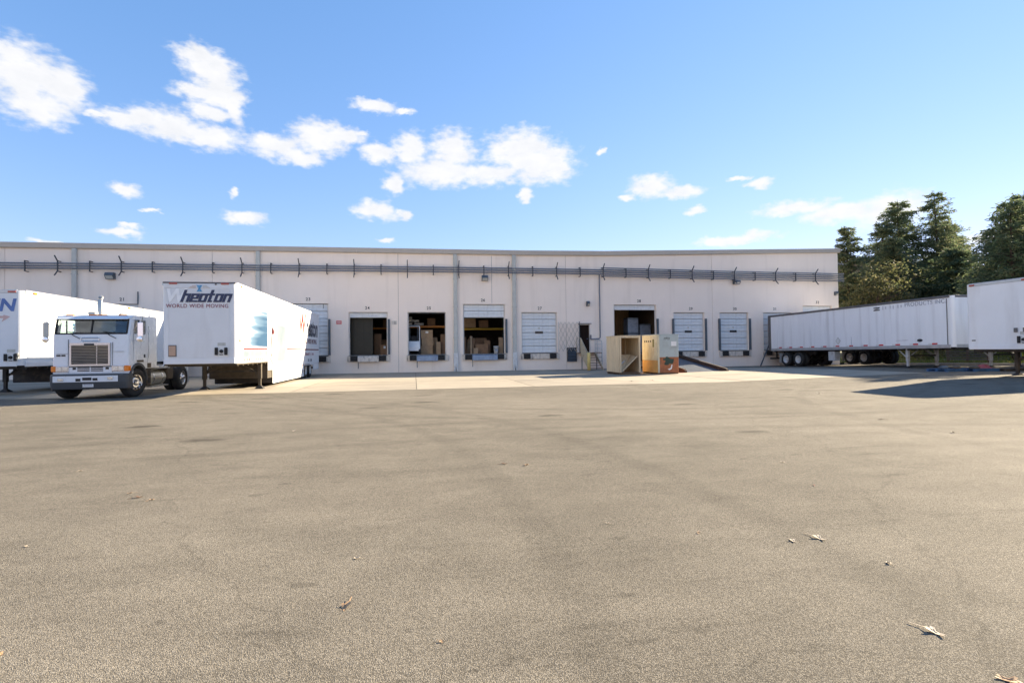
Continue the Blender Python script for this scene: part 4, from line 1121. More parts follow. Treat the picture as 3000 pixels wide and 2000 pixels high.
for s in (-1, 1):
    x = s * (HW - .015)
    g = MB().add([(x, .38, 2.2), (x, 1.20, 2.2), (x, 1.20, 2.67), (x, .48, 2.67)], [(0, 1, 2, 3)]).build('side_window', M['glass'], k)
    mb = MB(); mb.box(x - .02, .72, 2.2, x + .02, .75, 2.67); mb.build('vent_bar', M['black_rubber'], g)
    d = MB().cb(s * (HW + .004) - .008, .34, 1.20, s * (HW + .004) + .008, 1.20, 2.17, .006).build('door', M['truck_white'], k)
    MB().cb(s * (HW + .02) - .015, 1.02, 1.36, s * (HW + .02) + .015, 1.10, 1.48, .008).build('handle', M['bumper_grey'], d)
    MB().tube([(s * (HW + .05), 1.28, 1.35), (s * (HW + .05), 1.28, 2.5)], .016, 6).build('grab_rail', M['chrome'], k)
    mb = MB(); n = 12; pts = [(.62 + .57 * math.cos(R(a)), .50 + .60 * math.sin(R(a))) for a in range(5, 176, 14)]
    o_, i_ = [(.62 + .66 * math.cos(R(a)), .50 + .69 * math.sin(R(a))) for a in range(5, 176, 14)], pts
    xa, xb = s * (HW - .25), s * (HW + .035)
    mb.loft([[(xa, p[0], p[1]) for p in i_], [(xb, p[0], p[1]) for p in i_], [(xb, p[0], p[1]) for p in o_], [(xa, p[0], p[1]) for p in o_]])
    mb.build('fender_flare', M['bumper_grey'], k)
    # lower steps and boxes behind the front wheel
    mb = MB(); mb.cb(s * (HW - .22) - .22, 1.30, .34, s * (HW - .22) + .21, 1.62, .95, .02); st = mb.build('step_box', M['chassis_brown'], k)
    mb = MB(); mb.box(s * (HW) - .02, 1.36, .42, s * HW + .005, 1.56, .62); mb.box(s * HW - .02, 1.36, .70, s * HW + .005, 1.56, .90); mb.build('foot_hole', M['black_rubber'], st)
    mb = MB(); mb.box(s * HW - .02, 1.30, 1.00, s * HW + .012, 1.56, 1.16); mb.box(s * HW - .02, .52, 1.21, s * HW + .017, 1.0, 1.28); mb.build('vent', M['chassis_brown'], k)
    MB().box(s * HW - .01, 1.30, 1.18, s * HW + .012, 2.0, 1.52).build('locker_door', M['truck_white'], k)
mb = MB(); mb.box(-HW + .05, 1.4, 1.15, HW - .05, 1.95, 2.3); mb.box(-.85, .75, 1.15, -.35, 1.25, 2.15); mb.box(.35, .75, 1.15, .85, 1.25, 2.15); mb.box(-HW + .06, .14, 1.5, HW - .06, .42, 2.14); mb.box(-.15, 1.86, 2.2, HW - .1, 1.96, 2.75)
mb.build('seats', M['cab_in'], k)
mb = MB(); mb.lathe([(0, .19), (.02, .21), (0, .23), (-.02, .21), (0, .19)], 'z', 18); o = mb.build('steering_wheel', M['black_rubber'], k, (.55, .56, 2.2), (R(35), 0, 0))
# grille
mb = MB(); mb.box(-.57, -.025, 1.14, .57, .0, 1.86); g = mb.build('grille', M['grille_back'], k)
mb = MB()
for (a, b, c, d_) in ((-.60, 1.12, -.55, 1.88), (.55, 1.12, .60, 1.88)): mb.box(a, -.06, b, c, -.005, d_)
mb.box(-.55, -.06, 1.80, .55, -.005, 1.88); mb.box(-.55, -.06, 1.12, .55, -.005, 1.17); mb.box(.19, -.05, 1.17, .215, -.02, 1.80)
mb.build('grille_frame', M['grille'], g)
for i in range(12):
    z = 1.20 + i * .051
    MB().prism([(-.05, z), (-.058, z + .022), (-.02, z + .036), (-.02, z + .008)], -.55, .55).build('grille_bar', M['grille'], g)
MB().cb(-.17, -.07, 1.80, .13, -.058, 1.86, .005).build('badge', M['bumper_grey'], g)
mb = MB(); lp = [(-.27, 1.97), (-.24, 1.94), (.24, 1.94), (.27, 1.97), (.27, 2.02), (.24, 2.05), (-.24, 2.05), (-.27, 2.02), (-.27, 1.97)]
mb.tube([(x, -.03, z) for x, z in lp], .014, 6); mb.build('grab_loop', M['chrome'], k)
mb = MB()
for z in (.93, .985, 1.04): mb.box(-.38, -.034, z, -.02, -.02, z + .03); mb.box(.02, -.034, z, .38, -.02, z + .03)
for x in (-.52, .46): mb.box(x, -.034, .99, x + .09, -.02, 1.06)
mb.build('lower_intake', M['grille_back'], k)
mb = MB(); mb.box(-.63, -.025, 1.07, .63, .0, 1.10)
mb.box(-.66, -.024, .88, -.655, .0, 2.0); mb.box(.66, -.024, .88, .665, 0, 1.9); mb.box(-1.0, -.018, 1.52, -.67, 0, 1.526); mb.box(.67, -.018, 1.58, 1.0, 0, 1.586)
mb.build('panel_line', M['bumper_grey'], k)
for x in (-.95, -.80): MB().box(x - .055, -.02, 1.44, x + .055, .01, 1.49).build('air_slot', M['grille_back'], k)
for s in (-1, 1):
    a, b = (-1.0, -.66) if s < 0 else (.66, 1.0)
    mb = MB(); mb.cb(a - .02, -.04, .92, b + .02, .03, 1.11, .01); h = mb.build('headlight', M['grille'], k)
    for q in (0, 1):
        mb = MB(); x0 = a + .02 + q * .17; mb.cb(x0, -.055, .945, x0 + .15, -.038, 1.085, .01); mb.build('lamp', M['lamp_glass'], h)
    MB().cb(s * 1.085 - .07, -.05, .92, s * 1.085 + .07, .14, 1.11, .02).build('turn_signal', M['amber'], k)
    # wipers
    mb = MB(); x0 = -.30 if s < 0 else .78
    mb.tube([(x0, -.04, 2.02), (x0 - .18, -.05, 2.12), (x0 - .30, -.01, 2.20)], .012, 5); mb.beam((x0 - .42, .0, 2.26), (x0 - .02, .02, 2.21), .012, .02)
    mb.build('wiper', M['black_rubber'], k)
# bumper
mb = MB(); mb.loft([ring(.34, -.14, .2, 1.17, .42), ring(.36, -.16, .2, 1.17, .42), ring(.56, -.20, .2, 1.17, .42), ring(.80, -.20, .2, 1.17, .42), ring(.83, -.16, .2, 1.17, .42), ring(.835, .02, .2, 1.14, .2)])
bm = mb.build('bumper', M['bumper_grey'], k)
mb = MB(); mb.loft([[(x, -.232 + .018 * (x / 1.0) ** 2, z) for x in fr(-1.0, .92, 8)] for z in (.585, .785)]); mb.build('bumper_bar', M['truck_white'], bm)
mb = MB()
for x0, x1, z0, z1 in ((-.85, -.69, .63, .72), (.62, .78, .66, .76)): mb.cb(x0, -.26, z0, x1, -.222, z1, .008)
mb.build('fog_lamp', M['lamp_glass'], bm)
mb = MB()
for x0, x1, z0, z1 in ((-.32, -.18, .61, .70), (-.12, .14, .64, .73), (.18, .32, .63, .71)): mb.box(x0, -.245, z0, x1, -.222, z1)
mb.build('tow_slot', M['grille_back'], bm)
p_ = MB().cb(-.13, -.215, .41, .19, -.20, .56, .004).build('licence_plate', M['tape_white'], bm)
mb = MB()
for q_ in range(6): mb.box(-.09 + q_ * .042, -.218, .455, -.09 + q_ * .042 + .026, -.215, .515)
mb.build('plate_marks', M['faded'], p_)
# roof lamps, horn, aerials
for x in (-.78, -.12, 0.06, .24, .82):
    MB().prism([(-.07, 0), (.07, 0), (.055, .045), (-.045, .045)], -.11 if abs(x) > .5 else -.085, .11 if abs(x) > .5 else .085).build('roof_lamp', M['amber'], k, (x, .33, 2.805))
mb = MB(); mb.cb(-.52, .8, 2.87, -.28, 1.0, 2.99, .02); mb.build('roof_box', M['spout'], k)
MB().tube([(.55, .6, 2.86), (.62, .6, 2.90), (.70, .6, 2.90)], .02, 6).build('air_horn', M['chrome'], k)
mb = MB(); mb.tube([(1.0, 1.75, 2.84), (1.0, 1.75, 3.0)], .03, 6); mb.build('roof_vent', M['truck_white'], k)
MB().tube([(-.88, 2.25, 1.0), (-.88, 2.25, 3.52), (-.88, 2.28, 3.60), (-.88, 2.36, 3.65)], .075, 10).build('exhaust_stack', M['tank'], k, smooth=True)
# mirrors
for s in (-1, 1):
    x = s * (HW + .28)
    mb = MB(); mb.tube([(s * HW, .25, 2.66), (x, .18, 2.66), (x, .18, 1.98), (s * HW, .28, 1.95)], .014, 6); mb.tube([(s * HW, .3, 2.3), (x, .18, 2.62)], .010, 6)
    mm = mb.build('mirror', M['chrome'], k)
    mb = MB(); mb.cb(x - .085, .14, 2.08, x + .085, .20, 2.58, .02); mb.build('mirror_head', M['chrome'] if s > 0 else M['spout'], mm)
    mb = MB(); mb.lathe([(.10, 0), (.11, .09), (.16, .10), (.20, .06), (.21, 0)], 'y', 14, (x, 0, 2.0)); mb.build('round_mirror', M['chrome'], mm)
MB().tube([(1.165, .9, 2.7), (1.18, .9, 3.15)], .008, 5).build('aerial', M['black_rubber'], k)
# chassis
mb = MB()
for s in (-1, 1): mb.box(s * .42 - .05, .3, .62, s * .42 + .05, 6.0, .88)
for y in (1.0, 2.6, 3.6, 5.0, 5.9): mb.box(-.40, y, .66, .40, y + .12, .84)
mb.tube([(-.9, .62, .5), (.9, .62, .5)], .06, 8); mb.tube([(-.8, 4.35, .5), (.8, 4.35, .5)], .09, 8); mb.box(-.25, 4.1, .3, .25, 4.6, .75)
mb.box(-.5, .2, .55, .5, 1.9, 1.08)
mb.build('frame', pm('dusty_frame', (.20, .175, .14), .7, var=.35, scale=4), k)
mb = MB(); mb.lathe([(1.72, 0), (1.72, .28), (1.74, .30), (2.95, .30), (2.97, .28), (2.97, 0)], 'y', 22, (.78, 0, .60)); tk = mb.build('fuel_tank', M['tank'], k)
mb = MB()
for y in (1.95, 2.65): mb.lathe([(y, .305), (y + .07, .305)], 'y', 22, (.78, 0, .60))
mb.build('tank_strap', M['chrome'], tk)
mb = MB(); mb.cb(.60, 1.70, .26, 1.12, 3.05, .31, .01); mb.cb(.58, 2.1, .93, 1.12, 3.2, .97, .01); mb.build('running_board', M['tank'], k)
for q_ in range(4): MB().cb(.62, 2.1 + q_ * .33, .975, 1.10, 2.36 + q_ * .33, 1.03, .01).build('deck_plate', M['leg_light'], k)
MB().cb(-.4, 2.05, 1.0, .95, 2.2, 1.5, .02).build('air_tank_box', M['leg_light'], k)
mb = MB(); mb.cb(.70, 3.02, .50, 1.1, 3.55, .94, .02); mb.build('battery_box', M['chassis_brown'], k)
mb = MB(); mb.lathe([(1.72, 0), (1.72, .30), (2.97, .30), (2.97, 0)], 'y', 18, (-.78, 0, .60)); mb.build('fuel_tank', M['tank'], k)
mb = MB(); mb.prism([(3.9, 1.02), (4.9, 1.06), (5.1, .98), (4.9, .96), (3.9, .96)], -.45, .45); mb.build('fifth_wheel', M['chassis'], k)
for s in (-1, 1):
    wheel(k, s * (HW - .16), .62, s, False, True, .5, steer=R(-13))
    wheel(k, s * (HW - .13), 4.35, s, True, True, .5)
    mb = MB(); mb.prism([(3.72, .95), (3.80, 1.02), (3.95, 1.06), (3.95, 1.03), (3.82, .99), (3.75, .93)], s * .85 - .27, s * .85 + .27); mb.build('mud_guard', M['alu'], k)
    MB().box(s * .82 - .28, 5.0, .25, s * .82 + .28, 5.02, .95).build('mud_flap', M['tape_white'], k)
mb = MB(); mb.tube([(.2, 2.1, 1.6), (.25, 2.4, 1.2), (.3, 2.8, 1.25), (.1, 3.4, 1.0)], .02, 6); mb.build('air_line', M['blue_letter'], k)
# ------------------------------------------------------------------ crates on the apron
t = thing('open_crate', 'tall open-fronted plywood crate with a board leaning inside', 'crate', (11.42, -9.75, 0))
CW, CD, CH = 1.24, 2.15, 2.22
for i in range(5):                                                # left side: vertical plywood strips
    a = .02 + i * (CD - .04) / 5; MB().cb(0, a + .004, .14, .022, a + (CD - .04) / 5 - .004, CH - .02, .004).build('side_board', M['ply'], t)
MB().box(CW - .022, .02, .14, CW, CD - .02, CH - .02).build('side_board', M['ply'], t)
for i in range(4):
    a = .03 + i * (CW - .06) / 4; MB().box(a + .004, CD - .024, .14, a + (CW - .06) / 4 - .004, CD, CH - .02).build('back_board', M['ply_in'], t)
MB().cb(-.02, -.02, CH - .02, CW + .02, CD + .02, CH + .012, .006).build('lid', M['ply'], t)
for (x0, y0) in ((0, 0), (CW - .09, 0), (.024, CD - .10), (CW - .10, CD - .10)):
    MB().cb(x0, y0 - .012, .10, x0 + .09, y0 + .07, CH - .025, .006).build('corner_post', M['ply'], t)
MB().cb(.09, -.014, CH - .13, CW - .09, .05, CH - .025, .006).build('header', M['ply'], t)
MB().cb(.0, -.012, .10, CW, CD, .138, .006).build('floor', M['wood_dark'], t)
for y in (.05, CD / 2 - .05, CD - .15):
    MB().cb(.02, y, .0, CW - .02, y + .10, .10, .006).build('skid', M['wood_dark'], t)
MB().add([(.03, .2, .15), (1.21, .2, .15), (1.21, 2.0, .15), (.03, 2.0, .15)], [(0, 1, 2, 3)]).build('floor_lining', M['ply_in'], t)
b = thing('plywood_sheet', 'plywood sheet leaning at a slant in the mouth of the open crate', 'board', (11.42, -9.75, 0))
mb = MB(); mb.add([(.12, .03, .16), (1.02, .03, 1.02), (1.02, .055, 1.02), (.12, .055, .16), (.14, 1.1, 1.12), (1.08, 1.1, 1.15)], [(0, 1, 2, 3), (3, 2, 5, 4), (0, 4, 5, 1), (0, 3, 4), (1, 5, 2)])
mb.build('sheet', M['ply'], b)
mb = MB(); mb.beam((.10, .0, .17), (1.04, .0, 1.05), .03, .10, up=(0, 1, 0)); mb.build('edge_batten', M['ply'], b)
MB().add([(.22, .28, .60), (.42, .28, .76), (.44, .45, .82), (.24, .45, .68)], [(0, 1, 2, 3)]).build('paper_label', M['white_paper'], b)

grey = pm('grey_crate_paint', (.40, .45, .44), .6, var=.06, scale=3, dirt=((.28, .26, .22), .5, 2, (1, 1, 1), .58))
rustp = pm('rust_red_crate_paint', (.36, .125, .05), .75, var=.25, scale=5, dirt=((.20, .12, .06), .8, 4, (1, 1, .8), .52))
orng = pm('orange_crate_paint', (.58, .32, .10), .7, var=.14, scale=3, dirt=((.35, .16, .05), .5, 5, (1, 1, .5), .58))
cream = pm('cream_crate_paint', (.60, .54, .38), .7, var=.14, scale=3, dirt=((.52, .33, .13), .7, 3, (2, 2, .5), .56))
green = pm('dark_green_patch', (.03, .055, .04), .7, var=.3)
t = thing('painted_crate', 'closed wooden crate painted grey over rust red with a dark green patch', 'crate', (13.50, -10.22, 0))
CW, CD, CH = 1.24, 2.1, 2.24
MB().box(.03, .03, .12, CW - .03, CD - .03, CH - .03).build('core', M['ply_in'], t)
MB().cb(0, -.012, .98, CW, .03, CH, .006).build('front_upper_panel', grey, t)
MB().cb(0, -.010, .10, CW, .03, .972, .006).build('front_lower_panel', rustp, t)
MB().cb(-.012, .03, .80, .02, CD, CH, .006).build('side_upper_panel', cream, t)
MB().cb(-.010, .03, .10, .02, CD, .792, .006).build('side_lower_panel', orng, t)
MB().cb(CW - .02, .03, .10, CW + .012, CD, CH, .006).build('side_panel', rustp, t)
MB().cb(-.02, -.02, CH + .002, CW + .02, CD + .02, CH + .04, .006).build('lid', grey, t)
MB().cb(-.018, -.022, .10, .09, -.012, CH, .004).build('corner_batten', cream, t)
for y in (.03, CD / 2 - .06, CD - .16): MB().cb(.0, y, 0, CW, y + .12, .10, .006).build('skid', M['wood_dark'], t)
pts = []
for i in range(24):
    a = 2 * PI * i / 24; r = .25 + .075 * math.cos(3 * a + .5) + .02 * math.sin(7 * a); pts.append((.62 + r * 1.0 * math.cos(a), .74 + r * .85 * math.sin(a)))
mb = MB(); mb.prism(pts, -.014, -.0115, 'y'); mb.prism([(.30, .80), (.94, .76), (.94, .88), (.30, .90)], -.0175, -.0145, 'y'); mb.build('green_patch', green, t)
mb = MB(); mb.prism([(.56, .30), (.74, .36), (.80, .55), (.86, .54), (.82, .32), (.68, .24)], -.014, -.0115, 'y'); mb.build('white_scrape', M['white_paper'], t)
mb = MB(); mb.box(.80, -.016, 1.60, 1.12, -.0125, 1.86); mb.build('paper_label', M['white_paper'], t)
mb = MB()
q = random.Random(4)
for i in range(5): mb.beam((.36 + i * .075, -.0145, 1.96 + q.uniform(-.03, .03)), (.40 + i * .075, -.0145, 2.12 + q.uniform(-.03, .03)), .02, .004, up=(0, 1, 0)); mb.beam((.36 + i * .075, -.0145, 2.04), (.43 + i * .075, -.0145, 2.05 + q.uniform(-.04, .04)), .018, .004, up=(0, 1, 0))
mb.build('scrawl', M['black_print'], t)
mb = MB(); mb.box(-.016, .45, 1.55, -.0125, .66, 2.0); mb.build('stencil_patch', pm('olive_print', (.18, .17, .06), .7), t)
mb = MB()
for i in range(4): mb.box(-.0155, .85 + i * .26, 1.84, -.0125, 1.0 + i * .26, 1.94)
mb.build('stencil_marks', M['black_print'], t)
MB().add([(CW + .014, .1, .92), (CW + .06, .1, .92), (CW + .06, .4, 1.0), (CW + .014, .4, 1.0)], [(0, 1, 2, 3)]).build('strap', M['white_paper'], t)

# ------------------------------------------------------------------ inside the open docks
def carton(x, y, z, sx, sy, sz, mat, label, tape=True):
    t = thing('cardboard_box', label, 'box', (x, y, z), random.uniform(-.08, .08), 'boxes inside the warehouse')
    MB().cb(-sx / 2, -sy / 2, 0, sx / 2, sy / 2, sz, .008).build('carton', M[mat], t)
    if tape:
        mb = MB(); mb.box(-sx * .12, -sy / 2 - .004, sz * .62, sx * .12, -sy / 2 - .0005, sz * .84); mb.build('label', M['white_paper'], t)
    return t
def rack(x0, x1, y, beams, mat, label, zt_=4.6):
    t = thing('pallet_rack', label, 'rack', (x0, y, FL), group='pallet racks inside the docks')
    L = x1 - x0
    for x in (0, L):
        for dy in (0, 1.0): MB().box(x - .05, dy - .04, 0, x + .05, dy + .04, zt_ - FL).build('upright', M['rack_post'], t)
    for z in beams:
        for dy in (-.045, 1.045): MB().cb(0.05, dy - .03, z - FL, L - .05, dy + .03, z - FL + .12, .006).build('beam', M[mat], t)
        MB().box(.06, 0, z - FL + .121, L - .06, 1.0, z - FL + .15).build('shelf', M['wood_dark'], t)
    return t
rack(-1.2, 3.0, 3.2, (3.30,), 'orange', 'orange beam rack seen through door 25')
rack(-3.3, -1.3, 4.6, (3.25,), 'orange', 'dim orange beam rack seen through door 24')
rack(3.2, 7.2, 4.2, (3.15,), 'yellow_beam', 'yellow beam rack seen through door 26')
t = thing('strip_curtain', 'dark olive curtain hanging in the left half of door 24', 'curtain', (-4.4, .9, FL))
for i in range(7): MB().cb(i * .215, -.02 * (i % 2), .02, i * .215 + .23, -.02 * (i % 2) + .008, 3.0, .002).build('strip', pm('olive_vinyl', (.014, .012, .005), .5, var=.3) if i == 0 else bpy.data.materials['olive_vinyl'], t)
q = random.Random(11)
for (x, y, z, a, b, c, m, l) in (
    (-2.62, 2.4, FL, .5, .5, 1.55, 'cardboard', 'tall brown box deep inside door 24'),
    (-2.1, 1.8, FL, .62, .5, .75, 'cardboard', 'brown box with a white label low inside door 24'),
    (-2.15, 3.4, FL, .6, .5, 1.15, 'cardboard', 'brown box behind the labelled box in door 24'),
    (.95, 1.9, FL, .85, .7, .62, 'cardboard2', 'lowest pale box of the stack in door 25'),
    (.97, 1.9, FL + .62, .85, .7, .55, 'cardboard2', 'middle pale box of the stack in door 25'),
    (.94, 1.9, FL + 1.17, .85, .7, .62, 'cardboard2', 'topmost pale box of the stack in door 25, with a white label'),
    (1.55, 2.3, FL, .36, .5, 1.25, 'cardboard2', 'narrow tall box beside the stack in door 25'),
    (2.10, 1.5, FL, .40, .5, .85, 'cardboard', 'brown box at the right jamb of door 25'),
    (2.12, 1.5, FL + .85, .36, .45, .62, 'cardboard', 'brown box on top at the right jamb of door 25'),
    (4.95, 1.6, FL, .95, .8, .72, 'cardboard', 'wide brown box on the floor of door 26'),
    (4.85, 3.2, FL, 1.4, .9, 1.2, 'cardboard', 'large brown box behind the wide one in door 26'),
    (6.33, .95, FL, .32, .4, .62, 'cardboard2', 'pale box standing at the right jamb of door 26'),
    (6.34, .95, FL + .62, .28, .36, .55, 'cardboard2', 'pale box stacked at the right jamb of door 26'),
    (4.45, 1.05, FL, .34, .34, .42, 'cardboard2', 'small pale box in front of the wide box in door 26'),
    (5.45, 2.1, FL, .5, .5, 1.0, 'cardboard', 'brown box between the wide box and the bucket in door 26'),
    (5.4, 3.6, 3.30, .7, .6, .55, 'cardboard', 'brown box up on the rack in door 26'),
    (4.3, 3.7, 3.30, .9, .6, .7, 'cardboard2', 'wide pale box up on the rack in door 26'),
    (1.3, 3.6, 3.45, .6, .6, .55, 'cardboard', 'brown box up on the rack in door 25'),
    (1.75, 1.15, FL, .3, .3, .9, 'cardboard2', 'slim pale box in front of the narrow box in door 25'),
    (-2.0, 5.0, 3.40, .8, .6, .6, 'cardboard', 'brown box up on the rack in door 24'),
    (16.2, 5.2, FL, 1.3, 1.3, 1.5, 'cardboard', 'large brown box deep inside door 28')):
    carton(x, y, z, a, b, c, m, l, tape='white' in l or 'topmost' in l)
# bundles lying on the rack in door 25
for i, (x, y, z) in enumerate(((-.35, 3.4, 3.45), (-.2, 3.6, 3.72), (.25, 3.5, 3.45), (.10, 3.5, 3.70), (-.38, 3.5, 3.93), (.5, 3.55, 3.45))):
    mb = MB(); s1 = random.uniform(.42, .55)
    pts = [(-s1 / 2, 0, 0), (-s1 / 4, .03, .03), (0, -.02, -.01), (s1 / 4, .02, .02), (s1 / 2, 0, 0)]
    mb.tube(pts, .11, 7); mb.v = [(v[0], v[1], v[2] * .9 + .11) for v in mb.v]
    o = mb.build('wrapped_bundle', M['white_paper'], None, (x, y, z), (0, 0, random.uniform(-.3, .3)))
    tag(o, 'pale wrapped bundle heaped on the rack inside door 25', 'bundle', 'wrapped bundles on the rack in door 25')
# rolls standing in door 26
for i, (x, y, h, r_) in enumerate(((3.72, 1.3, 1.25, .11), (4.12, 1.0, 1.30, .10), (4.28, 1.2, 1.15, .09), (3.95, 1.6, 1.05, .11))):
    mb = MB(); mb.lathe([(0, 0), (0, r_), (h, r_), (h, r_ * .55), (h - .1, r_ * .5), (h - .1, 0)], 'z', 14)
    o = mb.build('carpet_roll', M['cardboard2'] if i % 2 else M['cardboard'], None, (x, y, FL), (R(3), R(2 * i - 2), 0))
    tag(o, 'upright tan roll standing at the left of door 26', 'roll', 'rolls standing in door 26')
t = thing('white_bucket', 'white plastic bucket on the sill of door 26', 'bucket', (5.92, .55, FL))
mb = MB(); mb.lathe([(0, 0), (0, .15), (.50, .19), (.50, .20), (.54, .20), (.55, .0)], 'z', 18); mb.build('pail', M['tape_white'], t, smooth=True)
mb = MB(); mb.tube([(.20, 0, .48), (.16, -.16, .36), (0, -.22, .30), (-.16, -.16, .36), (-.20, 0, .48)], .008, 5); mb.build('handle', M['dark_steel'], t)
MB().box(-.09, -.187, .16, .09, -.176, .34).build('label', M['blue_steel'], t)
# timber wall and tall grey crates inside door 28
t = thing('timber_partition', 'brown vertical board wall deep inside door 28', 'partition', (15.0, 6.2, FL))
for i in range(12): MB().cb(i * .3, -.02, .6 if i < 8 else .2, i * .3 + .292, .02, 4.2 + .1 * (i % 3), .004).build('board', M['ply_in'], t)
for i, (x, z, s_) in enumerate(((17.3, FL, 1.5), (17.3, FL + 1.52, 1.2), (18.35, FL, 2.2))):
    t = thing('grey_tote', ('lower blue-grey tote behind the crates in door 28', 'upper blue-grey tote in door 28', 'tall blue-grey tote at the right jamb of door 28')[i], 'tote', (x, 2.6, z))
    MB().cb(-.45, -.45, 0, .45, .45, s_, .02).build('shell', M['blue_steel'], t); MB().cb(-.47, -.47, s_ - .10, .47, .47, s_ - .04, .01).build('rim', M['dark_steel'], t)
# forklift
t = thing('forklift', 'white forklift half hidden by the left jamb of door 25', 'forklift', (-.02, 1.35, FL), R(-90))
wp = M['truck_white']
mb = MB(); mb.prism([(-.55, .25), (.55, .25), (.55, .55), (.45, .95), (.15, 1.0), (-.05, .62), (-.55, .55)], -.45, .45, 'y'); mb.build('chassis', wp, t, bevel=.03)
mb = MB()
for sy in (-.42, .42):
    mb.tube([(.42, sy, .9), (.38, sy, 2.02), (-.40, sy, 2.06), (-.55, sy, .55)], .035, 6)
for x in (-.3, -.1, .1, .3): mb.tube([(x, -.42, 2.05), (x, .42, 2.05)], .02, 5)
mb.build('overhead_guard', wp, t)
mb = MB(); 
for sy in (-.3, .3): mb.box(-.78, sy - .05, .1, -.66, sy + .05, 2.2)
mb.box(-.76, -.3, 2.1, -.68, .3, 2.2); mb.box(-.76, -.3, .5, -.68, .3, .6); mb.build('mast', M['dark_steel'], t)
for sy in (-.25, .25): MB().box(-1.7, sy - .05, .08, -.78, sy + .05, .12).build('fork', M['dark_steel'], t)
MB().cb(.0, -.22, .95, .3, .22, 1.35, .04).build('seat', M['black_rubber'], t)
for x in (-.38, .38):
    for sy in (-.42, .42):
        mb = MB(); mb.lathe([(-.08, .1), (-.09, .2), (-.05, .23), (.05, .23), (.09, .2), (.08, .1), (.06, 0)], 'y', 18, (x, sy, .23)); mb.build('wheel', M['tyre'], t)
MB().tube([(-.22, 0, .62), (-.1, 0, 1.2)], .025, 6).build('steering_column', M['black_rubber'], t)

# ------------------------------------------------------------------ pallets and litter on the right
def pallet(x, y, z, rot, mat, label):
    t = thing('pallet', label, 'pallet', (x, y, z), rot, 'pallets lying by the right-hand trailers')
    for i in range(6): MB().box(-.6, -.5 + i * .182, .11, .6, -.5 + i * .182 + .10, .13).build('deck_board', M[mat], t)
    for yy in (-.46, -.05, .36): MB().box(-.6, yy, .02, .6, yy + .10, .108).build('stringer', M[mat], t)
    for xx in (-.6, -.05, .5): MB().box(xx, -.5, 0, xx + .1, .5, .018).build('bottom_board', M[mat], t)
    return t
M['pallet_blue'] = pm('blue_pallet_paint', (.035, .10, .22), .7, var=.35, scale=5)
for x, y, m, r_, l in ((25.2, -16.75, 'pallet_blue', .1, 'blue pallet lying left of the black one'), (26.55, -17.2, 'pallet_blue', -.15, 'blue pallet lying under a red tarp'), (27.7, -17.5, 'chassis', .05, 'black pallet lying at the end of the row')):
    pallet(x, y, gz(x, y), r_, m, l)
t = thing('red_tarp', 'crumpled red tarp on a blue pallet', 'tarp', (26.75, -17.2, gz(26.7, -17) + .13))
mb = MB(); q = random.Random(9); n = 8
for i in range(n):
    for j in range(n): mb.v.append((-.5 + i / (n - 1), -.35 + .7 * j / (n - 1), .02 + q.uniform(.0, .14) * math.sin(PI * i / (n - 1)) * math.sin(PI * j / (n - 1)) * 1.6))
for i in range(n - 1):
    for j in range(n - 1): mb.f.append((i * n + j, (i + 1) * n + j, (i + 1) * n + j + 1, i * n + j + 1))
mb.build('cloth', pm('red_tarp', (.22, .04, .05), .7), t)
for i, (x, y) in enumerate(((25.15, -16.7), (25.6, -16.9), (26.2, -17.3))):
    t = thing('plastic_sack', ('grey sack lying on the left blue pallet', 'pale grey sack beside another on the left blue pallet', 'small grey sack by the red tarp')[i], 'sack', (x, y, gz(x, y) + .13))
    mb = MB(); mb.lathe([(0, 0), (.0, .20), (.05, .25), (.10, .18), (.13, .08), (.14, 0)], 'z', 12); mb.v = [(v[0] * 1.2 + .02 * math.sin(9 * v[1]), v[1] * .8, v[2] + .012 * math.sin(20 * v[0])) for v in mb.v]
    mb.build('bag', M['chassis_brown'] if i else M['dark_steel'], t, smooth=True)
t = thing('slatted_fence', 'low grey slatted fence panel on the verge behind the trailers', 'fence', (35.6, -9.2, vz(35.6, -9.2)))
for i in range(7): MB().cb(-.02, -1.4, .18 + i * .16, .02, 1.4, .27 + i * .16, .004).build('slat', M['dark_rail'], t)
for y in (-1.3, 0, 1.3): MB().cb(.02, y - .06, 0, .13, y + .06, 1.25, .006).build('post', M['wood_dark'], t)

o = MB().beam((26.55, -.75, .03), (27.55, -.45, 1.72), .07, .07).build('leaning_pole', M['dark_steel']); tag(o, 'dark steel pole leaning against the dock beside door 31', 'pole')
# fallen oak leaves, each curled its own way
def leaf_mesh(seed):
    q = random.Random(seed); mb = MB()
    out = []
    n = 18
    for i in range(n):
        a = 2 * PI * i / n
        r = .5 * (.72 + .28 * math.cos(5 * a + q.uniform(-.3, .3))) * q.uniform(.8, 1.1)
        out.append((r * math.cos(a) * 1.0, r * math.sin(a) * .52))
    k1, k2 = q.uniform(.2, .5), q.uniform(-.25, .35)
    def zc(x, y): return .10 + k1 * y * y * 1.6 + k2 * x * x * .6 + .05 * math.sin(8 * x)
    mb.v = [(0, 0, zc(0, 0) - .04)] + [(x * .5, y * .5, zc(x * .5, y * .5)) for x, y in out] + [(x, y, zc(x, y)) for x, y in out]
    for i in range(n):
        j = (i + 1) % n
        mb.f.append((0, 1 + i, 1 + j)); mb.f.append((1 + i, 1 + n + i, 1 + n + j, 1 + j))
    m0 = min(v[2] for v in mb.v)
    mb.v = [(a, b, c - m0) for a, b, c in mb.v]
    mb.beam((.45, 0, zc(.45, 0) - m0), (.85, .08, .02), .03, .02)
    return mb.mesh('fallen_leaf')
LM = [leaf_mesh(s) for s in range(5)]
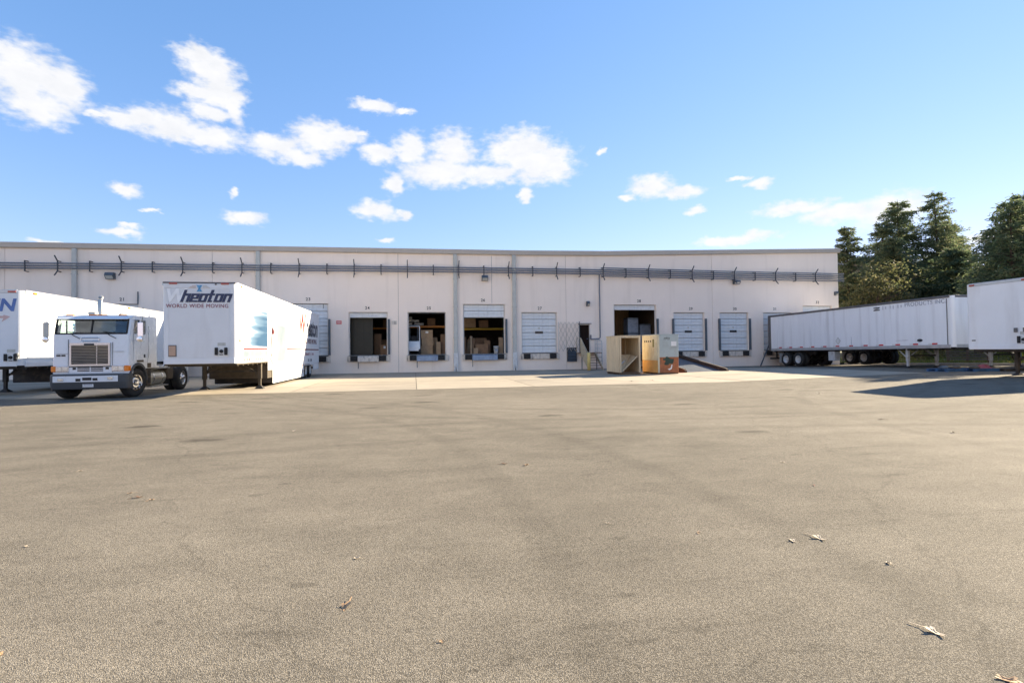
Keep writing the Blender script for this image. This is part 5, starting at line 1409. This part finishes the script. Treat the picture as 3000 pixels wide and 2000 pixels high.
leafm = [pm('dry_leaf_tan', (.44, .27, .14), .7, var=.25, scale=3), pm('dry_leaf_pale', (.48, .39, .28), .7, var=.2, scale=3), pm('dry_leaf_brown', (.16, .08, .045), .7, var=.3, scale=3), pm('dry_leaf_red', (.28, .05, .035), .7, var=.3, scale=3)]
for i in range(5): LM[i].materials.append(leafm[(0, 1, 2, 1, 3)[i]])
LEAVES = [(-.40, -35.34, .115, 0, 'tan curled oak leaf on the asphalt, the largest with its dark shadow'), (2.58, -36.23, .125, 1, 'pale twisted oak leaf with a long stalk on the asphalt'),
          (3.01, -34.93, .14, 1, 'large crumpled pale leaf beside a smaller one on the asphalt'), (2.78, -34.94, .09, 3, 'small pale leaf beside a large crumpled one on the asphalt'),
          (2.52, -36.63, .12, 0, 'tan leaf at the very edge of the asphalt in view')]
rest = [(-.41, -34.6, .07, 1), (-4.16, -30.87, .09, 1), (-2.95, -32.25, .08, 0), (-2.78, -32.45, .11, 2), (-2.6, -32.58, .08, 0), (-2.93, -33.82, .05, 1), (1.12, -31.73, .12, 2), (1.39, -31.85, .12, 0),
        (4.57, -32.45, .09, 1), (4.12, -33.54, .06, 4), (2.19, -34.63, .06, 0), (3.11, -35.44, .07, 1), (.12, -35.82, .035, 0), (8.81, -31.04, .13, 1), (12.35, -23.82, .18, 1), (-2.0, -35.5, .05, 0),
        (1.58, -34.25, .05, 1), (-2.22, -27.95, .12, 1), (9.6, -15.69, .22, 2), (10.69, -15.56, .22, 2), (9.06, -29.37, .16, 2), (21.0, -19.5, .22, 0), (17.5, -22.6, .16, 1), (19.2, -21.0, .15, 0)]
for x, y, s_, m, l in LEAVES:
    o = link('fallen_leaf', LM[m], None, None, (x, y, gz(x, y) + .002), (random.uniform(-.15, .15), random.uniform(-.15, .15), random.uniform(0, 6))); o.scale = (s_ * 1.05,) * 3
    tag(o, l, 'leaf', 'leaves fallen on the yard')
for x, y, s_, m in rest:
    o = link('fallen_leaf', LM[m], None, None, (x, y, gz(x, y) + .004), (random.uniform(-.1, .1), random.uniform(-.1, .1), random.uniform(0, 6))); o.scale = (s_,) * 3
    tag(o, 'small dry leaf lying alone on the open asphalt', 'leaf', 'leaves fallen on the yard')
# ------------------------------------------------------------------ trees and shrubs
def foliage_mat(name, cols, rough=.75):
    m = bpy.data.materials.new(name); m.use_nodes = True
    t = m.node_tree; b = t.nodes['Principled BSDF']
    g = t.nodes.new('ShaderNodeNewGeometry'); r = t.nodes.new('ShaderNodeValToRGB')
    els = r.color_ramp.elements
    els[0].color = cols[0] + (1,); els[1].color = cols[-1] + (1,)
    for i, c in enumerate(cols[1:-1]): e = els.new((i + 1) / (len(cols) - 1)); e.color = c + (1,)
    t.links.new(g.outputs['Random Per Island'], r.inputs[0]); t.links.new(r.outputs[0], b.inputs['Base Color'])
    b.inputs['Roughness'].default_value = rough; b.inputs['Specular IOR Level'].default_value = .25
    tr = t.nodes.new('ShaderNodeBsdfTranslucent'); mx = t.nodes.new('ShaderNodeMixShader'); mx.inputs[0].default_value = .42
    t.links.new(r.outputs[0], tr.inputs[0]); out = t.nodes['Material Output']
    t.links.new(b.outputs[0], mx.inputs[1]); t.links.new(tr.outputs[0], mx.inputs[2]); t.links.new(mx.outputs[0], out.inputs[0])
    return m
F_SPRUCE = foliage_mat('spruce_needles', [(.07, .10, .055), (.12, .165, .08), (.16, .20, .10), (.22, .225, .13)])
F_BROWN = foliage_mat('thin_spruce_needles', [(.07, .105, .055), (.12, .165, .085), (.17, .195, .10), (.24, .235, .13)])
F_GOLD = foliage_mat('autumn_leaves', [(.075, .09, .04), (.12, .125, .05), (.17, .15, .07), (.075, .10, .045), (.23, .21, .12)])
F_GREEN = foliage_mat('shrub_leaves', [(.05, .08, .025), (.09, .13, .03), (.16, .19, .05), (.20, .20, .07)])
BARK = pm('bark', (.07, .05, .038), .9, var=.4, scale=6, stretch=(1, 1, .3), bump=.5, bscale=12)
def quadleaf(mb, p, d, w, l, q):
    d = d.normalized()
    u = d.cross(Vector((q.uniform(-1, 1), q.uniform(-1, 1), q.uniform(-1, 1))))
    if u.length < 1e-3: u = Vector((1, 0, 0))
    u = u.normalized() * w / 2
    b = len(mb.v)
    mb.v += [tuple(p - u * .5), tuple(p + u * .5), tuple(p + d * l * .55 + u), tuple(p + d * l), tuple(p + d * l * .55 - u)]
    mb.f.append((b, b + 1, b + 2, b + 3, b + 4))
def conifer(x, y, h, r, seed, mat, dens=1.0, label='', bare=.0, group='evergreens beyond the verge', lean=0):
    q = random.Random(seed); z0 = vz(x, y) if x > 35 else 0
    t = thing('evergreen_tree', label, 'tree', (x, y, z0 - .05), q.uniform(0, 6), group)
    tr = MB(); tr.tube([(0, 0, 0), (.03 * h * .2, 0, h * .35), (lean * .5, .02, h * .7), (lean, 0, h)], .028 * h * .55 + .06, 8, .02)
    tr.build('trunk', BARK, t)
    mb = MB(); br = MB()
    z = h * .10
    while z < h * .985:
        f = 1 - z / h
        nb = q.randint(4, 6)
        for i in range(nb):
            if q.random() < bare: continue
            a = q.uniform(0, 2 * PI)
            L = r * 1.25 * (f ** .62) * q.uniform(.5, 1.15) + .25
            rise = q.uniform(-.12, .30) + .35 * (1 - f)
            droop = q.uniform(.15, .4)
            cx = lean * (z / h)
            P = []
            for k in range(6):
                s = k / 5
                P.append(Vector((cx + math.cos(a) * L * s, math.sin(a) * L * s, z + rise * L * s - droop * L * s * s)))
            br.tube(P, .035 * (.4 + f), 4, .008, caps=False)
            n = int((22 + 50 * L) * dens)
            for j in range(n):
                s = q.random() ** .7
                k = min(4, int(s * 5)); fr_ = s * 5 - k
                p = P[k].lerp(P[k + 1], fr_)
                sp = .10 + .20 * L * (1 - .55 * s) * q.random()
                off = Vector((q.gauss(0, 1), q.gauss(0, 1), q.gauss(-.35, .55))) * sp
                out = Vector((math.cos(a), math.sin(a), -.25)) + Vector((q.gauss(0, .7), q.gauss(0, .7), q.gauss(0, .45)))
                quadleaf(mb, p + off, out, q.uniform(.06, .13), q.uniform(.18, .42), q)
        z += q.uniform(.20, .38) * (h / 14) ** .5
    c = mb.build('crown', mat, t); br.build('branches', BARK, c)
    return t
def broadleaf(x, y, h, r, seed, mat, n, label, group, base=.15, lw=(.10, .2)):
    q = random.Random(seed); z0 = vz(x, y) if x > 35 else 0
    t = thing('broadleaf_tree', label, 'tree', (x, y, z0 - .05), q.uniform(0, 6), group)
    tr = MB(); tips = []
    tr.tube([(0, 0, 0), (.1, .05, h * .3), (.0, .1, h * .6), (.05, 0, h * .92)], .018 * h + .05, 8, .02)
    for i in range(16):
        a = q.uniform(0, 2 * PI); zz = h * q.uniform(.2, .7); L = r * q.uniform(.6, 1.0)
        pts = [Vector((0, .05, zz))]
        for s in (.35, .7, 1): pts.append(Vector((math.cos(a + .3 * s) * L * s, math.sin(a + .3 * s) * L * s, zz + (h * q.uniform(.16, .3)) * s)))
        tr.tube(pts, .05, 5, .012); tips += pts[1:]
    tr.build('trunk', BARK, t)
    cl = []
    for i in range(46):
        u = q.random() ** .5; a = q.uniform(0, 2 * PI); zz = q.uniform(base, 1.0)
        rr = r * u * math.sqrt(max(.05, 1 - (2 * (zz - base) / (1 - base) - .85) ** 2 / 1.5))
        cl.append((Vector((rr * math.cos(a), rr * math.sin(a), zz * h)), q.uniform(.35, .9) * r / 3))
    mb = MB()
    for i in range(n):
        c, s = q.choice(cl)
        p = c + Vector((q.gauss(0, s), q.gauss(0, s), q.gauss(0, s * .8)))
        if p.z < .2: continue
        quadleaf(mb, p, Vector((q.gauss(0, 1), q.gauss(0, 1), q.gauss(-.2, .7))), q.uniform(*lw), q.uniform(lw[0] * 1.3, lw[1] * 1.5), q)
    mb.build('crown', mat, t)
    return t
GA = 'evergreens beyond the verge'
conifer(44.8, 10.5, 13.6, 2.4, 1, F_BROWN, 1.0, 'slim thin-topped evergreen close to the warehouse corner', .12)
conifer(53.6, 15, 15.2, 3.6, 44, F_BROWN, .8, 'evergreen shoulder left of the broad pointed one', .1)
conifer(56.8, 16, 17.9, 4.3, 2, F_SPRUCE, .95, 'broad pointed evergreen, first of the tall pair behind the weathered trailer', .05)
conifer(60.3, 14, 18.4, 4.0, 3, F_BROWN, .75, 'tallest ragged evergreen with open branches against the sky', .18, lean=.6)
conifer(63.0, 15.5, 15.2, 3.8, 45, F_BROWN, .7, 'evergreen shoulder right of the tallest one', .15)
conifer(65.0, 17, 16.4, 3.6, 4, F_BROWN, .55, 'sparse see-through evergreen right of the tallest one', .30, lean=1.0)
conifer(56.0, 8.5, 11.0, 4.2, 5, F_SPRUCE, 1.0, 'dense low evergreen in front of the tall pair', .0)
conifer(51.5, 11.5, 12.6, 3.4, 41, F_BROWN, .9, 'mid-height evergreen behind the golden tree', .05)
conifer(69.0, 20, 15.0, 4.4, 42, F_BROWN, .7, 'far evergreen right of the sparse one', .1)
conifer(66.0, 9.5, 12.0, 4.4, 43, F_SPRUCE, .9, 'dense evergreen filling the gap before the largest one', .0)
conifer(62.0, 8, 10.0, 4.0, 6, F_SPRUCE, .9, 'low evergreen below the sparse one', .0)
conifer(57.5, 3.6, 13.2, 4.4, 7, F_SPRUCE, 1.0, 'dark full evergreen above the crosswise trailer', .0)
conifer(53.6, .2, 14.4, 4.8, 8, F_SPRUCE, 1.05, 'largest dark evergreen at the yard corner above the crosswise trailer', .0)
conifer(60.5, 2.0, 14.2, 4.2, 9, F_SPRUCE, .9, 'dark evergreen behind the largest one', .0)
for i, (x, y, h) in enumerate(((48.5, -8.5, 13.6), (50.5, -14.0, 14.5), (49.5, -20.5, 13.0), (47.5, -3.2, 12.5))):
    conifer(x, y, h, 3.8, 20 + i, F_SPRUCE, .55, 'evergreen on the verge past the crosswise trailer, shading the yard', .12, group='evergreens along the right-hand verge')
broadleaf(46.6, 7.2, 8.8, 2.8, 31, F_GOLD, 3600, 'yellow-brown autumn tree beside the warehouse corner', 'autumn trees')
broadleaf(47.2, 10.2, 8.6, 2.6, 32, F_GOLD, 3200, 'golden autumn tree behind the first one', 'autumn trees')
broadleaf(43.2, 5.4, 7.6, 2.4, 33, F_GOLD, 3600, 'low russet autumn tree just past the warehouse corner', 'autumn trees')
broadleaf(59.0, 10.8, 7.6, 2.8, 34, F_GOLD, 3000, 'bronze autumn tree between the evergreens', 'autumn trees')
broadleaf(63.5, 5.5, 7.4, 3.0, 35, F_GOLD, 3000, 'pale gold autumn tree beside the dark evergreens', 'autumn trees')
sh = [(38.5, -3.0), (40.5, -6.0), (39.0, -9.5), (41.5, -11.5), (38.8, -14.5), (40.5, -18.0), (43.5, -2.0), (44.5, -7.5), (45.0, -15.5), (48, 2.5), (52, 5), (43, 1.5)]
for i, (x, y) in enumerate(sh):
    q = random.Random(60 + i); h = q.uniform(1.3, 2.4); r = q.uniform(1.1, 1.9)
    t = thing('shrub', 'leafy green shrub growing on the verge behind the trailers', 'shrub', (x, y, vz(x, y) - .05), 0, 'shrubs on the verge')
    st = MB(); mb = MB()
    for k in range(7):
        a = q.uniform(0, 2 * PI); st.tube([(0, 0, 0), (math.cos(a) * r * .3, math.sin(a) * r * .3, h * .5), (math.cos(a) * r * .6, math.sin(a) * r * .6, h * .85)], .02, 4, .006)
    st.build('stems', BARK, t)
    for k in range(900):
        a = q.uniform(0, 2 * PI); u = q.random() ** .5; z = q.uniform(.08, 1)
        rr = r * u * math.sqrt(max(.1, 1 - (z - .4) ** 2 * 1.8)) * q.uniform(.75, 1.1)
        quadleaf(mb, Vector((rr * math.cos(a), rr * math.sin(a), z * h)), Vector((q.gauss(0, 1), q.gauss(0, 1), q.gauss(0, .6))), q.uniform(.07, .15), q.uniform(.1, .24), q)
    mb.build('foliage', F_GREEN if i % 3 else F_GOLD, t)
# grass on the verge near the kerb
mb = MB(); q = random.Random(77)
for i in range(16000):
    x = 34.95 + q.random() ** 1.6 * 12; y = q.uniform(-26, 4); p = Vector((x, y, vz(x, y)))
    a = q.uniform(0, PI); s = q.uniform(.05, .14); d = Vector((math.cos(a), math.sin(a), 0)) * q.uniform(.015, .035)
    b = len(mb.v); mb.v += [tuple(p - d), tuple(p + d), tuple(p + Vector((q.gauss(0, .04), q.gauss(0, .04), s * 1.3)))]; mb.f.append((b, b + 1, b + 2))
o = mb.build('grass', foliage_mat('grass_blades', [(.07, .11, .02), (.13, .18, .035), (.20, .22, .06), (.24, .20, .09)])); o['kind'] = 'stuff'; o['label'] = 'short grass on the verge'
# far wood closing the view behind the evergreens
mb = MB(); q = random.Random(88)
for i in range(15000):
    x = q.uniform(52, 150); y = 40 + (x - 52) * .25 + q.uniform(-4, 8); hh = 7.5 + 2.5 * math.sin(x * .31) + 1.5 * math.sin(x * .83)
    quadleaf(mb, Vector((x, y, vz(min(x, 130), 40) + q.random() ** .8 * hh)), Vector((q.gauss(0, 1), q.gauss(0, 1), q.gauss(0, .6))), q.uniform(.35, .7), q.uniform(.5, 1.0), q)
for i in range(9000):
    x = q.uniform(50, 120); y = -30 + q.uniform(-6, 64); 
    if y > 20 or x < 66: continue
    hh = 7 + 2 * math.sin(y * .31)
    quadleaf(mb, Vector((x, y, vz(x, y) + q.random() ** .8 * hh)), Vector((q.gauss(0, 1), q.gauss(0, 1), q.gauss(0, .6))), q.uniform(.3, .6), q.uniform(.5, .9), q)
o = mb.build('distant_wood', F_SPRUCE); o['kind'] = 'stuff'; o['label'] = 'far wood behind the evergreens'
# brick building glimpsed beyond the trees
t = thing('distant_building', 'brown brick building glimpsed beyond the trees past the warehouse corner', 'building', (97, 62, 0))
MB().box(-9, -6, -.3, 9, 6, 18.2).build('wall', pm('brown_brick', (.24, .16, .12), .9, var=.15), t)
MB().cb(-9.3, -6.3, 18.2, 9.3, 6.3, 18.9, .05).build('roof', M['roof'], t)
for i in range(5):
    for j in range(4): MB().box(-7.6 + i * 3.3, -6.05, 2.5 + j * 4, -6.0 + i * 3.3, -5.99, 4.6 + j * 4).build('window', M['glass_dark'], t)
